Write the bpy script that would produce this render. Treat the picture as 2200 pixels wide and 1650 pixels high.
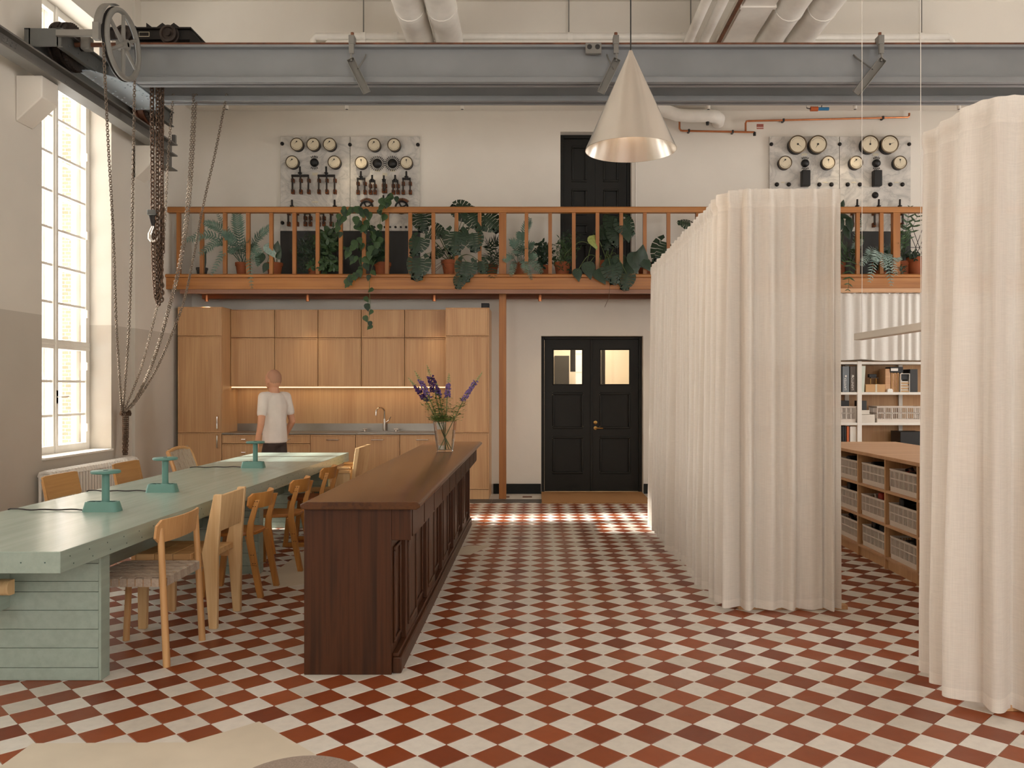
import bpy, math, random
from mathutils import Matrix, Vector, noise as mnoise
random.seed(7)
PI = math.pi
scene = bpy.context.scene
COL = scene.collection
for o in list(bpy.data.objects): bpy.data.objects.remove(o)

# ------------------------------------------------------------------ camera
cam_d = bpy.data.cameras.new('camera'); cam = bpy.data.objects.new('camera', cam_d); COL.objects.link(cam)
CAMZ, FPX, VX, VY = 1.5, 1800.0, 1154.0, 833.0
cam.location = (0, 0, CAMZ); cam.rotation_euler = (PI/2, 0, 0)
cam_d.sensor_fit = 'HORIZONTAL'; cam_d.sensor_width = 36.0; cam_d.lens = 36.0*FPX/2200.0
cam_d.shift_x = -(VX-1100)/2200.0; cam_d.shift_y = (VY-825)/2200.0
cam_d.clip_start = 0.05; cam_d.clip_end = 200
scene.camera = cam
def at(x, y, Y):            # photograph pixel + depth -> point in the room
    return Vector(((x-VX)/FPX*Y, Y, CAMZ-(y-VY)/FPX*Y))

# ------------------------------------------------------------------ world, sun, exposure
w = bpy.data.worlds.new('sky'); scene.world = w; w.use_nodes = True
bg = w.node_tree.nodes['Background']; bg.inputs[0].default_value = (1.0, 0.98, 0.95, 1); bg.inputs[1].default_value = 5.2
sd = bpy.data.lights.new('sun', 'SUN'); sun = bpy.data.objects.new('sun', sd); COL.objects.link(sun)
sd.energy = 15.0; sd.angle = math.radians(2.6); sd.color = (1.0, 0.95, 0.87)
sun.rotation_euler = Vector((1.0, 0.055, -0.70)).to_track_quat('-Z', 'Y').to_euler()
vs = scene.view_settings
vs.view_transform = 'Standard'; vs.look = 'None'; vs.gamma = 1.0; vs.use_curve_mapping = False; vs.exposure = 0.54
def portal(loc, rot, sx, sy):
    d = bpy.data.lights.new('window_daylight', 'AREA'); d.shape = 'RECTANGLE'; d.size = sx; d.size_y = sy
    d.cycles.is_portal = True
    o = bpy.data.objects.new('window_daylight', d); COL.objects.link(o); o.location = loc; o.rotation_euler = rot
    return o

# ------------------------------------------------------------------ helpers
class MB:
    def __init__(s): s.v = []; s.f = []
    def add(s, vs, fs, m=None):
        b = len(s.v)
        s.v += [tuple(m @ Vector(p)) for p in vs] if m is not None else [tuple(p) for p in vs]
        s.f += [[b+i for i in f] for f in fs]; return s
    def box(s, x0, x1, y0, y1, z0, z1, m=None):
        return s.add([(x0,y0,z0),(x1,y0,z0),(x1,y1,z0),(x0,y1,z0),(x0,y0,z1),(x1,y0,z1),(x1,y1,z1),(x0,y1,z1)],
              [(0,3,2,1),(4,5,6,7),(0,1,5,4),(1,2,6,5),(2,3,7,6),(3,0,4,7)], m)
    def cbox(s, c, d, m=None):
        return s.box(c[0]-d[0]/2,c[0]+d[0]/2,c[1]-d[1]/2,c[1]+d[1]/2,c[2]-d[2]/2,c[2]+d[2]/2,m)
    def prism(s, pts, a, b, ax='z', m=None):
        n = len(pts)
        def P(p, t): return (t,p[0],p[1]) if ax=='x' else ((p[0],t,p[1]) if ax=='y' else (p[0],p[1],t))
        vs = [P(p,a) for p in pts]+[P(p,b) for p in pts]
        fs = [list(range(n))[::-1], list(range(n,2*n))]+[(i,(i+1)%n,n+(i+1)%n,n+i) for i in range(n)]
        return s.add(vs, fs, m)
    def cyl(s, p0, p1, r0, r1=None, n=12, cap=True):
        p0 = Vector(p0); p1 = Vector(p1); r1 = r0 if r1 is None else r1
        d = (p1-p0)
        if d.length < 1e-9: return s
        q = d.to_track_quat('Z','Y'); vs = []
        for p, r in ((p0,r0),(p1,r1)):
            for i in range(n):
                a = 2*PI*i/n; vs.append(p + q @ Vector((r*math.cos(a), r*math.sin(a), 0)))
        fs = [(i,(i+1)%n,n+(i+1)%n,n+i) for i in range(n)]
        if cap: fs += [list(range(n))[::-1], list(range(n,2*n))]
        return s.add(vs, fs)
    def tube(s, pts, r, n=8, closed=False, cap=True, flat=None):
        pts = [Vector(p) for p in pts]; N = len(pts)
        rs = r if isinstance(r, (list,tuple)) else [r]*N
        vs = []; up = None
        for i, p in enumerate(pts):
            if closed: t = (pts[(i+1)%N]-pts[i-1])
            else: t = pts[min(i+1,N-1)]-pts[max(i-1,0)]
            t = t.normalized() if t.length > 1e-9 else Vector((0,0,1))
            if up is None:
                up = Vector((0,0,1)) if abs(t.z) < .9 else Vector((1,0,0))
            up = (up - t*up.dot(t)); up = up.normalized() if up.length > 1e-6 else t.orthogonal().normalized()
            sd_ = t.cross(up)
            for k in range(n):
                a = 2*PI*k/n; e = 1.0 if flat is None else flat
                vs.append(p + sd_*(rs[i]*math.cos(a)) + up*(rs[i]*e*math.sin(a)))
        fs = []
        for i in range(N if closed else N-1):
            j = (i+1)%N
            for k in range(n): fs.append((i*n+k, i*n+(k+1)%n, j*n+(k+1)%n, j*n+k))
        if cap and not closed: fs += [list(range(n))[::-1], [(N-1)*n+k for k in range(n)]]
        return s.add(vs, fs)
    def lathe(s, prof, n=24, m=None, cap=True):
        vs = []; fs = []
        for r, z in prof:
            for i in range(n):
                a = 2*PI*i/n; vs.append((r*math.cos(a), r*math.sin(a), z))
        for j in range(len(prof)-1):
            for i in range(n): fs.append((j*n+i, j*n+(i+1)%n, (j+1)*n+(i+1)%n, (j+1)*n+i))
        if cap and prof[0][0] > 1e-5: fs.append(list(range(n))[::-1])
        if cap and prof[-1][0] > 1e-5: fs.append([(len(prof)-1)*n+i for i in range(n)])
        return s.add(vs, fs, m)
    def sph(s, c, r, nu=14, nv=9, m=None):
        r = (r,r,r) if isinstance(r,(int,float)) else r; vs = []; fs = []
        for j in range(nv+1):
            t = PI*j/nv
            for i in range(nu):
                a = 2*PI*i/nu
                vs.append((c[0]+r[0]*math.sin(t)*math.cos(a), c[1]+r[1]*math.sin(t)*math.sin(a), c[2]-r[2]*math.cos(t)))
        for j in range(nv):
            for i in range(nu): fs.append((j*nu+i, j*nu+(i+1)%nu, (j+1)*nu+(i+1)%nu, (j+1)*nu+i))
        return s.add(vs, fs, m)
    def torus(s, c, R, r, nu=20, nv=8, m=None):
        vs = []; fs = []
        for i in range(nu):
            a = 2*PI*i/nu
            for j in range(nv):
                b = 2*PI*j/nv; q = R+r*math.cos(b)
                vs.append((c[0]+q*math.cos(a), c[1]+q*math.sin(a), c[2]+r*math.sin(b)))
        for i in range(nu):
            for j in range(nv):
                fs.append((i*nv+j, ((i+1)%nu)*nv+j, ((i+1)%nu)*nv+(j+1)%nv, i*nv+(j+1)%nv))
        return s.add(vs, fs, m)
    def mesh(s, name, mat=None, smooth=False, ang=40):
        me = bpy.data.meshes.new(name); me.from_pydata(s.v, [], s.f)
        if mat: me.materials.append(MT[mat] if isinstance(mat,str) else mat)
        me.validate(); me.update()
        if smooth:
            me.shade_smooth(); me.set_sharp_from_angle(angle=math.radians(ang))
        return me
    def build(s, name, mat=None, parent=None, smooth=False, bevel=0, seg=2, ang=40):
        return link(name, s.mesh(name, mat, smooth or bevel > 0, ang), parent, bevel, seg)
def link(name, me, parent=None, bevel=0, seg=2, mtx=None):
    o = bpy.data.objects.new(name, me); COL.objects.link(o)
    if parent: o.parent = parent
    if mtx is not None: o.matrix_basis = mtx
    if bevel:
        b = o.modifiers.new('bevel','BEVEL'); b.width = bevel; b.segments = seg; b.limit_method = 'ANGLE'; b.angle_limit = math.radians(35)
    return o
def tag(o, label=None, cat=None, group=None, kind=None):
    if label: o['label'] = label
    if cat: o['category'] = cat
    if group: o['group'] = group
    if kind: o['kind'] = kind
    return o
def thing(name, label, cat, loc=(0,0,0), rz=0, group=None):
    o = bpy.data.objects.new(name, None); COL.objects.link(o); o.location = loc; o.rotation_euler = (0,0,rz)
    o.empty_display_size = .1
    return tag(o, label, cat, group)
def struct(o, label, cat='structure'): return tag(o, label, cat, kind='structure')
def copy_tree(o, parent=None):
    c = o.copy(); COL.objects.link(c); c.parent = parent
    for ch in [x for x in o.children]: copy_tree(ch, c)
    return c
def Mx(loc, rx=0, ry=0, rz=0, s=1):
    from mathutils import Euler
    m = Matrix.Translation(loc) @ Euler((rx,ry,rz)).to_matrix().to_4x4()
    return m @ Matrix.Diagonal((s,s,s,1)) if not isinstance(s,(tuple,list)) else m @ Matrix.Diagonal((*s,1))
FACE = Matrix.Rotation(PI/2, 4, 'X')       # lathe axis +Z -> -Y (towards the camera)
def facing(p): return Matrix.Translation(p) @ FACE

# ------------------------------------------------------------------ materials
MT = {}
def srgb(h):
    h = h.lstrip('#'); c = [int(h[i:i+2],16)/255 for i in (0,2,4)]
    return tuple(((x/12.92) if x <= .04045 else ((x+.055)/1.055)**2.4) for x in c)+(1,)
class NT:
    def __init__(s, name):
        s.m = bpy.data.materials.new(name); s.m.use_nodes = True; s.t = s.m.node_tree; s.p = s.t.nodes['Principled BSDF']
        MT[name] = s.m
    def n(s, typ, **kw):
        nd = s.t.nodes.new(typ)
        for k, v in kw.items():
            if k.startswith('i_'): nd.inputs[k[2:].replace('_',' ')].default_value = v
            else: setattr(nd, k, v)
        return nd
    def l(s, a, b): s.t.links.new(a, b)
    def ramp(s, fac, stops):
        r = s.n('ShaderNodeValToRGB'); e = r.color_ramp.elements
        while len(e) < len(stops): e.new(.5)
        for i, (p, c) in enumerate(stops): e[i].position = p; e[i].color = c
        s.l(fac, r.inputs[0]); return r.outputs[0]
    def coords(s, scale=(1,1,1), rnd=True, rot=(0,0,0)):
        tc = s.n('ShaderNodeTexCoord'); mp = s.n('ShaderNodeMapping'); mp.inputs['Scale'].default_value = scale
        mp.inputs['Rotation'].default_value = rot
        s.l(tc.outputs['Object'], mp.inputs[0])
        if rnd:
            oi = s.n('ShaderNodeObjectInfo'); mm = s.n('ShaderNodeMath', operation='MULTIPLY'); mm.inputs[1].default_value = 37.0
            s.l(oi.outputs['Random'], mm.inputs[0]); s.l(mm.outputs[0], mp.inputs['Location'])
        return mp.outputs[0]
    def bump(s, h, strength=.2, dist=.01):
        b = s.n('ShaderNodeBump'); b.inputs['Strength'].default_value = strength; b.inputs['Distance'].default_value = dist
        s.l(h, b.inputs['Height']); s.l(b.outputs[0], s.p.inputs['Normal'])
    def noise(s, vec, scale, detail=3, rough=.55, dist=0):
        t = s.n('ShaderNodeTexNoise'); t.inputs['Scale'].default_value = scale; t.inputs['Detail'].default_value = detail
        t.inputs['Roughness'].default_value = rough; t.inputs['Distortion'].default_value = dist
        s.l(vec, t.inputs['Vector']); return t.outputs['Fac']
def plain(name, col, rough=.5, metal=0, var=.06, vscale=6, bump=0, bscale=60, spec=.5, sss=0):
    t = NT(name); c = srgb(col) if isinstance(col,str) else col
    t.p.inputs['Roughness'].default_value = rough; t.p.inputs['Metallic'].default_value = metal
    t.p.inputs['Specular IOR Level'].default_value = spec
    vec = t.coords()
    d = tuple(x*(1-var*1.5) for x in c[:3])+(1,); h = tuple(min(1,x*(1+var)) for x in c[:3])+(1,)
    t.l(t.ramp(t.noise(vec, vscale), [(.3,d),(.7,h)]), t.p.inputs['Base Color'])
    if bump: t.bump(t.noise(vec, bscale, 2), bump, .004)
    return t
def wood(name, c1, c2, rough=.45, axis='z', fine=60, along=1.6, bump=.08, coarse=5, c3=None, coat=0):
    t = NT(name); i = 'xyz'.index(axis)
    sc = [1,1,1]; sc[i] = along/fine
    vec = t.coords(tuple(sc)); a, b = srgb(c1), srgb(c2)
    f = t.noise(vec, fine, 4, .6)
    sc2 = [1,1,1]; sc2[i] = .12
    vec2 = t.coords(tuple(sc2)); g = t.noise(vec2, coarse, 3, .5, 1.2)
    mx = t.n('ShaderNodeMath', operation='ADD'); t.l(f, mx.inputs[0]); t.l(g, mx.inputs[1])
    hv = t.n('ShaderNodeMath', operation='MULTIPLY'); hv.inputs[1].default_value = .5; t.l(mx.outputs[0], hv.inputs[0])
    st = [(.36,a),(.64,b)] if not c3 else [(.34,a),(.52,b),(.68,srgb(c3))]
    t.l(t.ramp(hv.outputs[0], st), t.p.inputs['Base Color'])
    t.p.inputs['Roughness'].default_value = rough; t.p.inputs['Coat Weight'].default_value = coat; t.p.inputs['Coat Roughness'].default_value = .15
    t.bump(f, bump, .003); return t

# --- plaster walls
def plaster(name, col, col2=None, zline=None):
    t = NT(name); c = srgb(col); vec = t.coords((1,1,1), False)
    nz = t.noise(vec, .9, 4); d = tuple(x*.93 for x in c[:3])+(1,)
    out = t.ramp(nz, [(.35,d),(.65,c)])
    if col2:
        c2 = srgb(col2); out2 = t.ramp(nz, [(.35,tuple(x*.93 for x in c2[:3])+(1,)),(.65,c2)])
        g = t.n('ShaderNodeNewGeometry'); sp = t.n('ShaderNodeSeparateXYZ'); t.l(g.outputs['Position'], sp.inputs[0])
        gt = t.n('ShaderNodeMath', operation='GREATER_THAN'); gt.inputs[1].default_value = zline; t.l(sp.outputs[2], gt.inputs[0])
        mix = t.n('ShaderNodeMix', data_type='RGBA'); t.l(gt.outputs[0], mix.inputs[0]); t.l(out2, mix.inputs[6]); t.l(out, mix.inputs[7]); out = mix.outputs[2]
    t.l(out, t.p.inputs['Base Color']); t.p.inputs['Roughness'].default_value = .75; t.p.inputs['Specular IOR Level'].default_value = .3
    t.bump(t.noise(vec, 14, 4), .12, .01); return t
plaster('plaster', '#E8E1D6'); plaster('plaster_left', '#E3DCD1', '#CBC3B7', 2.225); plaster('ceiling_paint', '#ECE6DC')
plain('window_paint', '#EDE8DF', .35, var=.03); plain('white_pipe', '#F0EBE2', .45, var=.04, bump=.25, bscale=12)
plain('radiator_white', '#E4DDD2', .4, var=.04)
# --- floor tiles
def tile_mat(name, cs):
    t = NT(name); g = t.n('ShaderNodeNewGeometry')
    mp = t.n('ShaderNodeMapping'); mp.inputs['Location'].default_value = (-.049,-4.169,0); t.l(g.outputs['Position'], mp.inputs[0])
    rt = t.n('ShaderNodeMapping'); rt.inputs['Rotation'].default_value = (0,0,PI/4); k = 1/(.215/math.sqrt(2)); rt.inputs['Scale'].default_value = (k,k,0)
    t.l(mp.outputs[0], rt.inputs[0])
    fl = t.n('ShaderNodeVectorMath', operation='FLOOR'); t.l(rt.outputs[0], fl.inputs[0])
    wn = t.n('ShaderNodeTexWhiteNoise'); wn.noise_dimensions = '3D'; t.l(fl.outputs[0], wn.inputs['Vector'])
    cl = [srgb(c) for c in cs]
    out = t.ramp(wn.outputs['Value'], [(i/(len(cl)-1), c) for i, c in enumerate(cl)])
    nz = t.noise(g.outputs['Position'], 22, 4)
    mix = t.n('ShaderNodeMix', data_type='RGBA', blend_type='MULTIPLY'); mix.inputs[0].default_value = .35
    t.l(out, mix.inputs[6]); t.l(t.ramp(nz, [(.3,(.72,.72,.72,1)),(.6,(1,1,1,1))]), mix.inputs[7])
    t.l(mix.outputs[2], t.p.inputs['Base Color'])
    t.l(t.ramp(t.noise(g.outputs['Position'], 3, 3), [(.3,(.30,)*3+(1,)),(.7,(.48,)*3+(1,))]), t.p.inputs['Roughness'])
    t.bump(t.noise(g.outputs['Position'], 40, 3), .04, .004)
tile_mat('tile_red', ['#7F3A1A','#8F4722','#733218','#964B26','#84401F'])
tile_mat('tile_cream', ['#D6CFC4','#DED8CE','#CCC4B8','#E2DCD3','#D1C9BE'])
plain('grout', '#9A8A78', .8); plain('screed', '#D2C6B2', .5, var=.04, vscale=4); plain('slab_grey', '#4A4743', .5, var=.1)
# --- woods
wood('oak', '#B5875C', '#D0A678', .42, 'z', 90, 1.2, .05, 3)
wood('oak_dark', '#7C5330', '#9A6B42', .45, 'z', 90, 1.2, .05, 3)
wood('oak_shelf', '#B88A62', '#CDA27A', .45, 'x', 70, 1.2, .04, 3)
wood('pine_rail', '#8C5626', '#A96E35', .4, 'x', 40, .8, .05, 4, '#B67E44')
wood('pine_post', '#8E5726', '#AA6E34', .4, 'z', 40, .8, .05, 4)
wood('pine_chair', '#C59763', '#E0BC8A', .45, 'z', 30, .8, .05, 6, '#D2A774')
wood('pine_seat', '#C08F5A', '#DDB680', .45, 'x', 30, .8, .05, 6)
wood('birch', '#B67A3C', '#CF9452', .35, 'z', 50, 1.2, .03, 4)
wood('birch_seat', '#A3642C', '#BF8142', .35, 'x', 50, 1.2, .03, 4)
wood('beech', '#BE8B57', '#D6A873', .4, 'z', 60, 1.2, .03, 4)
wood('plywood', '#B4844C', '#C9985E', .4, 'y', 60, 1.2, .03, 4)
wood('redwood', '#7E3F1C', '#9A5528', .4, 'x', 50, 1.2, .04, 4)
wood('walnut_bar', '#2C180C', '#4B2A16', .42, 'z', 45, .7, .08, 5, '#361E0F').p.inputs['Specular IOR Level'].default_value = .28
wood('walnut_top', '#3C2210', '#573419', .22, 'y', 45, .5, .03, 4, '#472A14', coat=.0)
wood('deck_dark', '#5A3018', '#7A4524', .5, 'x', 40, .8, .05, 4)
# --- painted & metals
t = NT('mint_paint'); vec = t.coords((1,.05,1)); f = t.noise(vec, 26, 3); c = srgb('#A2B1A5'); d = srgb('#99A89C')
t.l(t.ramp(f, [(.35,d),(.65,c)]), t.p.inputs['Base Color']); t.p.inputs['Roughness'].default_value = .24; t.bump(f, .10, .004)
plain('teal', '#5C887E', .45, var=.03); plain('teal_dark', '#2F5049', .5)
plain('steel_blue', '#858789', .45, var=.06, vscale=2, bump=.05); plain('steel_light', '#A3AEB6', .45, var=.05, vscale=3)
plain('steel_grey', '#5D5E5B', .5, var=.08, vscale=5, bump=.1, bscale=30)
plain('runway_grey', '#6E6B66', .5, var=.08, vscale=3)
plain('cast_grey', '#7E7B75', .5, var=.06); plain('rust', '#6B4028', .7, var=.35, vscale=9); plain('dark_iron', '#3A302A', .55, .4, var=.3, vscale=14)
plain('black_iron', '#1C1816', .5, .3, var=.25, vscale=10); plain('chain_dark', '#6A5546', .45, .7, var=.25, vscale=20); plain('chain_steel', '#7A6C5E', .45, .6, var=.2, vscale=20)
plain('door_black', '#1D1C18', .5, var=.06, spec=.3); plain('baseboard_black', '#161917', .5, var=.06, spec=.25)
plain('black', '#141312', .45, var=.1); plain('charcoal', '#2D2C2B', .5, var=.1); plain('black_base', '#262523', .45, var=.08)
plain('copper', '#B5734C', .3, .9, var=.12, vscale=12); plain('copper_dark', '#7A4526', .4, .8, var=.25, vscale=20); plain('brass', '#B08A4E', .3, .9); plain('bronze', '#6A5A44', .4, .5)
plain('aluminium', '#E2DCD3', .27, .92, var=.03, vscale=3); plain('stainless', '#958F87', .32, .9, var=.04); plain('chrome', '#D5D0CA', .12, 1.0, var=.02)
plain('dial', '#DCCFB4', .4, var=.03); plain('plate_cream', '#CFC5AC', .5)
plain('terracotta', '#A65A33', .7, var=.12, bump=.1); plain('soil', '#3A2A1E', .9, var=.2, bump=.6); plain('dark_pot', '#4A4845', .6)
plain('pink_brown', '#8F6650', .45, var=.06); plain('red_sign', '#A9402B', .5); plain('cable_blue', '#2F7FB5', .4); plain('orange', '#C0602E', .5)
plain('crate_white', '#D9CDC0', .45, var=.03); plain('white_metal', '#E6E0D6', .35, var=.03); plain('paper', '#D8CFC2', .7, var=.05)
plain('book_grey', '#6E7478', .5); plain('book_brown', '#5A5048', .5); plain('cardboard', '#C69C6B', .7, var=.05); plain('pale_green', '#C7CDBF', .5)
plain('print_white', '#E8E4DC', .6); plain('skin', '#C48F70', .5, var=.05, spec=.4); plain('tshirt', '#D9CFC6', .85, var=.04, bump=.15); plain('trousers', '#3B2F2A', .85, var=.08)
plain('shoe', '#2A2522', .6); plain('hair', '#A87C62', .7); plain('coir', '#A87A4B', .95, var=.18, vscale=140, bump=.9, bscale=320); plain('cushion', '#9C8C7F', .95, var=.15, vscale=200, bump=.8, bscale=260)
plain('webbing', '#AD9A89', .85, var=.1, vscale=90, bump=.3, bscale=200); plain('webbing_light', '#BBAA98', .85, var=.1, vscale=90, bump=.3, bscale=200)
plain('cord_black', '#26221F', .5); plain('rubber', '#1A1817', .7); plain('red_tool', '#A8301C', .5)
# leaves
def leaf_mat(name, c1, c2, rough=.38):
    t = NT(name); vec = t.coords((1,1,1)); t.l(t.ramp(t.noise(vec, 9, 3), [(.3,srgb(c1)),(.7,srgb(c2))]), t.p.inputs['Base Color'])
    t.p.inputs['Roughness'].default_value = rough
    tr = t.n('ShaderNodeBsdfTranslucent'); tr.inputs[0].default_value = srgb(c2)
    mx = t.n('ShaderNodeMixShader'); mx.inputs[0].default_value = .12
    out = t.t.nodes['Material Output']; t.l(t.p.outputs[0], mx.inputs[1]); t.l(tr.outputs[0], mx.inputs[2]); t.l(mx.outputs[0], out.inputs[0])
leaf_mat('leaf_dark', '#1E2E20', '#2F4630'); leaf_mat('leaf_mid', '#2E4429', '#456039'); leaf_mat('leaf_fern', '#4E6B5C', '#7A9484', .5)
leaf_mat('leaf_bright', '#5E7A35', '#86A050'); leaf_mat('leaf_lime', '#7E8A48', '#A0A862'); leaf_mat('leaf_silver', '#6E877C', '#A9BBB2', .45); leaf_mat('stem_green', '#52653A', '#6E8050'); leaf_mat('stem_brown', '#5B4632', '#7A6048')
leaf_mat('petal', '#3A2050', '#5E3A7C', .6); leaf_mat('petal_light', '#6E5490', '#8C74A8', .6); leaf_mat('bud_green', '#9AA56A', '#BCC48E', .6)
# marble
t = NT('marble'); vec = t.coords((1,1,1), True, (0,.7,0)); n1 = t.noise(vec, 2.2, 8, .62, 1.6); n2 = t.noise(vec, 7, 6, .6, .8)
a = t.ramp(n1, [(.38,srgb('#D9D3CA')),(.47,srgb('#CFCAC2')),(.5,srgb('#BDB9B2')),(.53,srgb('#D0CBC3')),(.62,srgb('#DDD7CE'))])
mix = t.n('ShaderNodeMix', data_type='RGBA', blend_type='MULTIPLY'); mix.inputs[0].default_value = .5; t.l(a, mix.inputs[6]); t.l(t.ramp(n2, [(.35,(.82,.82,.83,1)),(.6,(1,1,1,1))]), mix.inputs[7])
t.l(mix.outputs[2], t.p.inputs['Base Color']); t.p.inputs['Roughness'].default_value = .25
# linen curtain: woven, a little see-through
def linen(name, col, see, trans):
    t = NT(name); c = srgb(col)
    va = t.coords((1,1,.012), False); vb = t.coords((.05,.05,1), False)
    a = t.noise(va, 330, 2); b = t.noise(vb, 420, 1)
    ad = t.n('ShaderNodeMath', operation='ADD'); t.l(a, ad.inputs[0]); t.l(b, ad.inputs[1])
    hv = t.n('ShaderNodeMath', operation='MULTIPLY'); hv.inputs[1].default_value = .5; t.l(ad.outputs[0], hv.inputs[0])
    cr = t.ramp(hv.outputs[0], [(.38,tuple(x*.91 for x in c[:3])+(1,)),(.6,c)])
    t.l(cr, t.p.inputs['Base Color']); t.p.inputs['Roughness'].default_value = .9; t.p.inputs['Specular IOR Level'].default_value = .1
    t.bump(hv.outputs[0], .25, .003)
    tl = t.n('ShaderNodeBsdfTranslucent'); t.l(cr, tl.inputs[0]); tp = t.n('ShaderNodeBsdfTransparent')
    m1 = t.n('ShaderNodeMixShader'); m1.inputs[0].default_value = trans; m2 = t.n('ShaderNodeMixShader'); m2.inputs[0].default_value = see
    out = t.t.nodes['Material Output']
    t.l(t.p.outputs[0], m1.inputs[1]); t.l(tl.outputs[0], m1.inputs[2]); t.l(m1.outputs[0], m2.inputs[1]); t.l(tp.outputs[0], m2.inputs[2]); t.l(m2.outputs[0], out.inputs[0])
linen('linen', '#EDE6DC', .08, .24); linen('linen_hem', '#EDE6DC', .0, .2); linen('cotton_white', '#EFEAE2', .0, .2)
# window glass: clear, with its reflection
t = NT('window_glass'); out = t.t.nodes['Material Output']
tp = t.n('ShaderNodeBsdfTransparent'); tp.inputs[0].default_value = (.97,.975,.97,1); gl = t.n('ShaderNodeBsdfGlossy'); gl.inputs['Roughness'].default_value = .02
lw = t.n('ShaderNodeLayerWeight'); lw.inputs[0].default_value = .5; pw = t.n('ShaderNodeMath', operation='POWER'); pw.inputs[1].default_value = 4.0; t.l(lw.outputs['Facing'], pw.inputs[0])
mm = t.n('ShaderNodeMath', operation='MULTIPLY_ADD'); mm.inputs[1].default_value = .5; mm.inputs[2].default_value = .04; t.l(pw.outputs[0], mm.inputs[0]); m1 = t.n('ShaderNodeMixShader')
t.l(mm.outputs[0], m1.inputs[0]); t.l(tp.outputs[0], m1.inputs[1]); t.l(gl.outputs[0], m1.inputs[2]); t.l(m1.outputs[0], out.inputs[0])
t = NT('vase_glass'); t.p.inputs['Transmission Weight'].default_value = 1; t.p.inputs['Roughness'].default_value = .02; t.p.inputs['IOR'].default_value = 1.45; t.p.inputs['Base Color'].default_value = (.96,.97,.96,1)
t = NT('water'); t.p.inputs['Transmission Weight'].default_value = 1; t.p.inputs['Roughness'].default_value = 0; t.p.inputs['IOR'].default_value = 1.33; t.p.inputs['Base Color'].default_value = (.95,.97,.95,1)
def emis(name, col, st):
    t = NT(name); t.p.inputs['Base Color'].default_value = srgb(col); t.p.inputs['Emission Color'].default_value = srgb(col); t.p.inputs['Emission Strength'].default_value = st
emis('led_warm', '#FFD9A0', 1.3); emis('bulb_warm', '#FFD7AE', 2.2)
# light brick outside
t = NT('brick_outside'); vec = t.coords((1,1,1), False, (PI/2,0,0)); b = t.n('ShaderNodeTexBrick'); b.inputs['Scale'].default_value = 4; b.inputs['Color1'].default_value = srgb('#9A7763'); b.inputs['Color2'].default_value = srgb('#8A6650'); b.inputs['Mortar'].default_value = srgb('#B8A898')
t.l(vec, b.inputs['Vector']); t.l(b.outputs[0], t.p.inputs['Base Color']); t.p.inputs['Roughness'].default_value = .9
# ================================================================== STRUCTURE
YB = 11.88; XL = -4.93; XR = 8.0; YF = -3.0; ZC = 6.27
WIN = [9.02-2.28*k for k in range(5)]; WH = .68; SILL, HEAD = .775, 5.6
# floor: slab, tiles
floor = MB().box(-5.6, XR+.4, YF-.4, 12.3, -.25, -.003).build('floor', 'grout'); struct(floor, 'checkered red and cream tiled floor of the hall', 'floor')
D = .215; X0, Y0 = .049, 4.169; H = D/2-.0016
def patch_poly(pts): return [(p.x, p.y) for p in (at(x, y, 2700.0/(y-833.0)) for x, y in pts)]
PATCH = [patch_poly([(-60,1690),(70,1597),(404,1595),(484,1572),(557,1550),(595,1573),(673,1618),(705,1640),(760,1690)]),
         patch_poly([(565,1247),(618,1208),(660,1178),(745,1182),(745,1238),(650,1256),(600,1262)]),
         patch_poly([(900,1192),(1010,1172),(1055,1172),(1010,1192)])]
def inside(x, y, poly):
    c = False; n = len(poly)
    for i in range(n):
        (x1,y1),(x2,y2) = poly[i], poly[i-1]
        if (y1 > y) != (y2 > y) and x < (x2-x1)*(y-y1)/(y2-y1)+x1: c = not c
    return c
def tile_geo(b, cx, cy):
    e = .0025
    b.add([(cx-H,cy,-.003),(cx,cy-H,-.003),(cx+H,cy,-.003),(cx,cy+H,-.003),(cx-H+e,cy,0),(cx,cy-H+e,0),(cx+H-e,cy,0),(cx,cy+H-e,0)],
          [(4,5,6,7),(0,1,5,4),(1,2,6,5),(2,3,7,6),(3,0,4,7)])
tmesh = {}
for c in ('red','cream'):
    b = MB(); tile_geo(b, 0, 0); tmesh[c] = b.mesh(c+'_tile', 'tile_'+c)
cand = []; rest = {'red': MB(), 'cream': MB()}
for j in range(-34, 33):
    for i in range(-27, 40):
        for c, cx, cy in (('red', X0+i*D, Y0+D/2+j*D), ('cream', X0+D/2+i*D, Y0+j*D)):
            if cx < XL+.1 or cx > XR-.1 or cy > 10.86 or cy < YF+.1: continue
            if any(all(inside(cx+a, cy+b_, p) for a, b_ in ((0,0),(H,0),(-H,0),(0,H),(0,-H))) for p in PATCH): continue
            px = VX+FPX*cx/max(cy,.1)
            hid = (cx < -2.18 and 3.6 < cy < 4.6) or (-1.25 < cx < -.72 and 4.3 < cy < 9.2) or (cx > 1.9 and cy < 4.45 and cx > 2.0)
            if cy > 3.22 and -60 < px < 2260 and not hid: cand.append((cy, c, cx, cy))
            else: tile_geo(rest[c], cx, cy)
cand.sort()
for k, (_, c, cx, cy) in enumerate(cand):
    if k < 300: link(c+'_tile', tmesh[c], floor, mtx=Matrix.Translation((cx,cy,0)))
    else: tile_geo(rest[c], cx, cy)
for c in rest: tag(rest[c].build(c+'_tiles', 'tile_'+c, floor), kind='stuff')
for k, p in enumerate(PATCH): MB().prism(p, -.002, .0006).build('screed_patch', 'screed', floor)
b = MB()
for k in range(12): b.box(-.9+k*.75-4.2+.003, -.9+(k+1)*.75-4.2-.003, 10.9, 11.27, -.003, .001)
b.build('stone_strip', 'slab_grey', floor)
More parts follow.
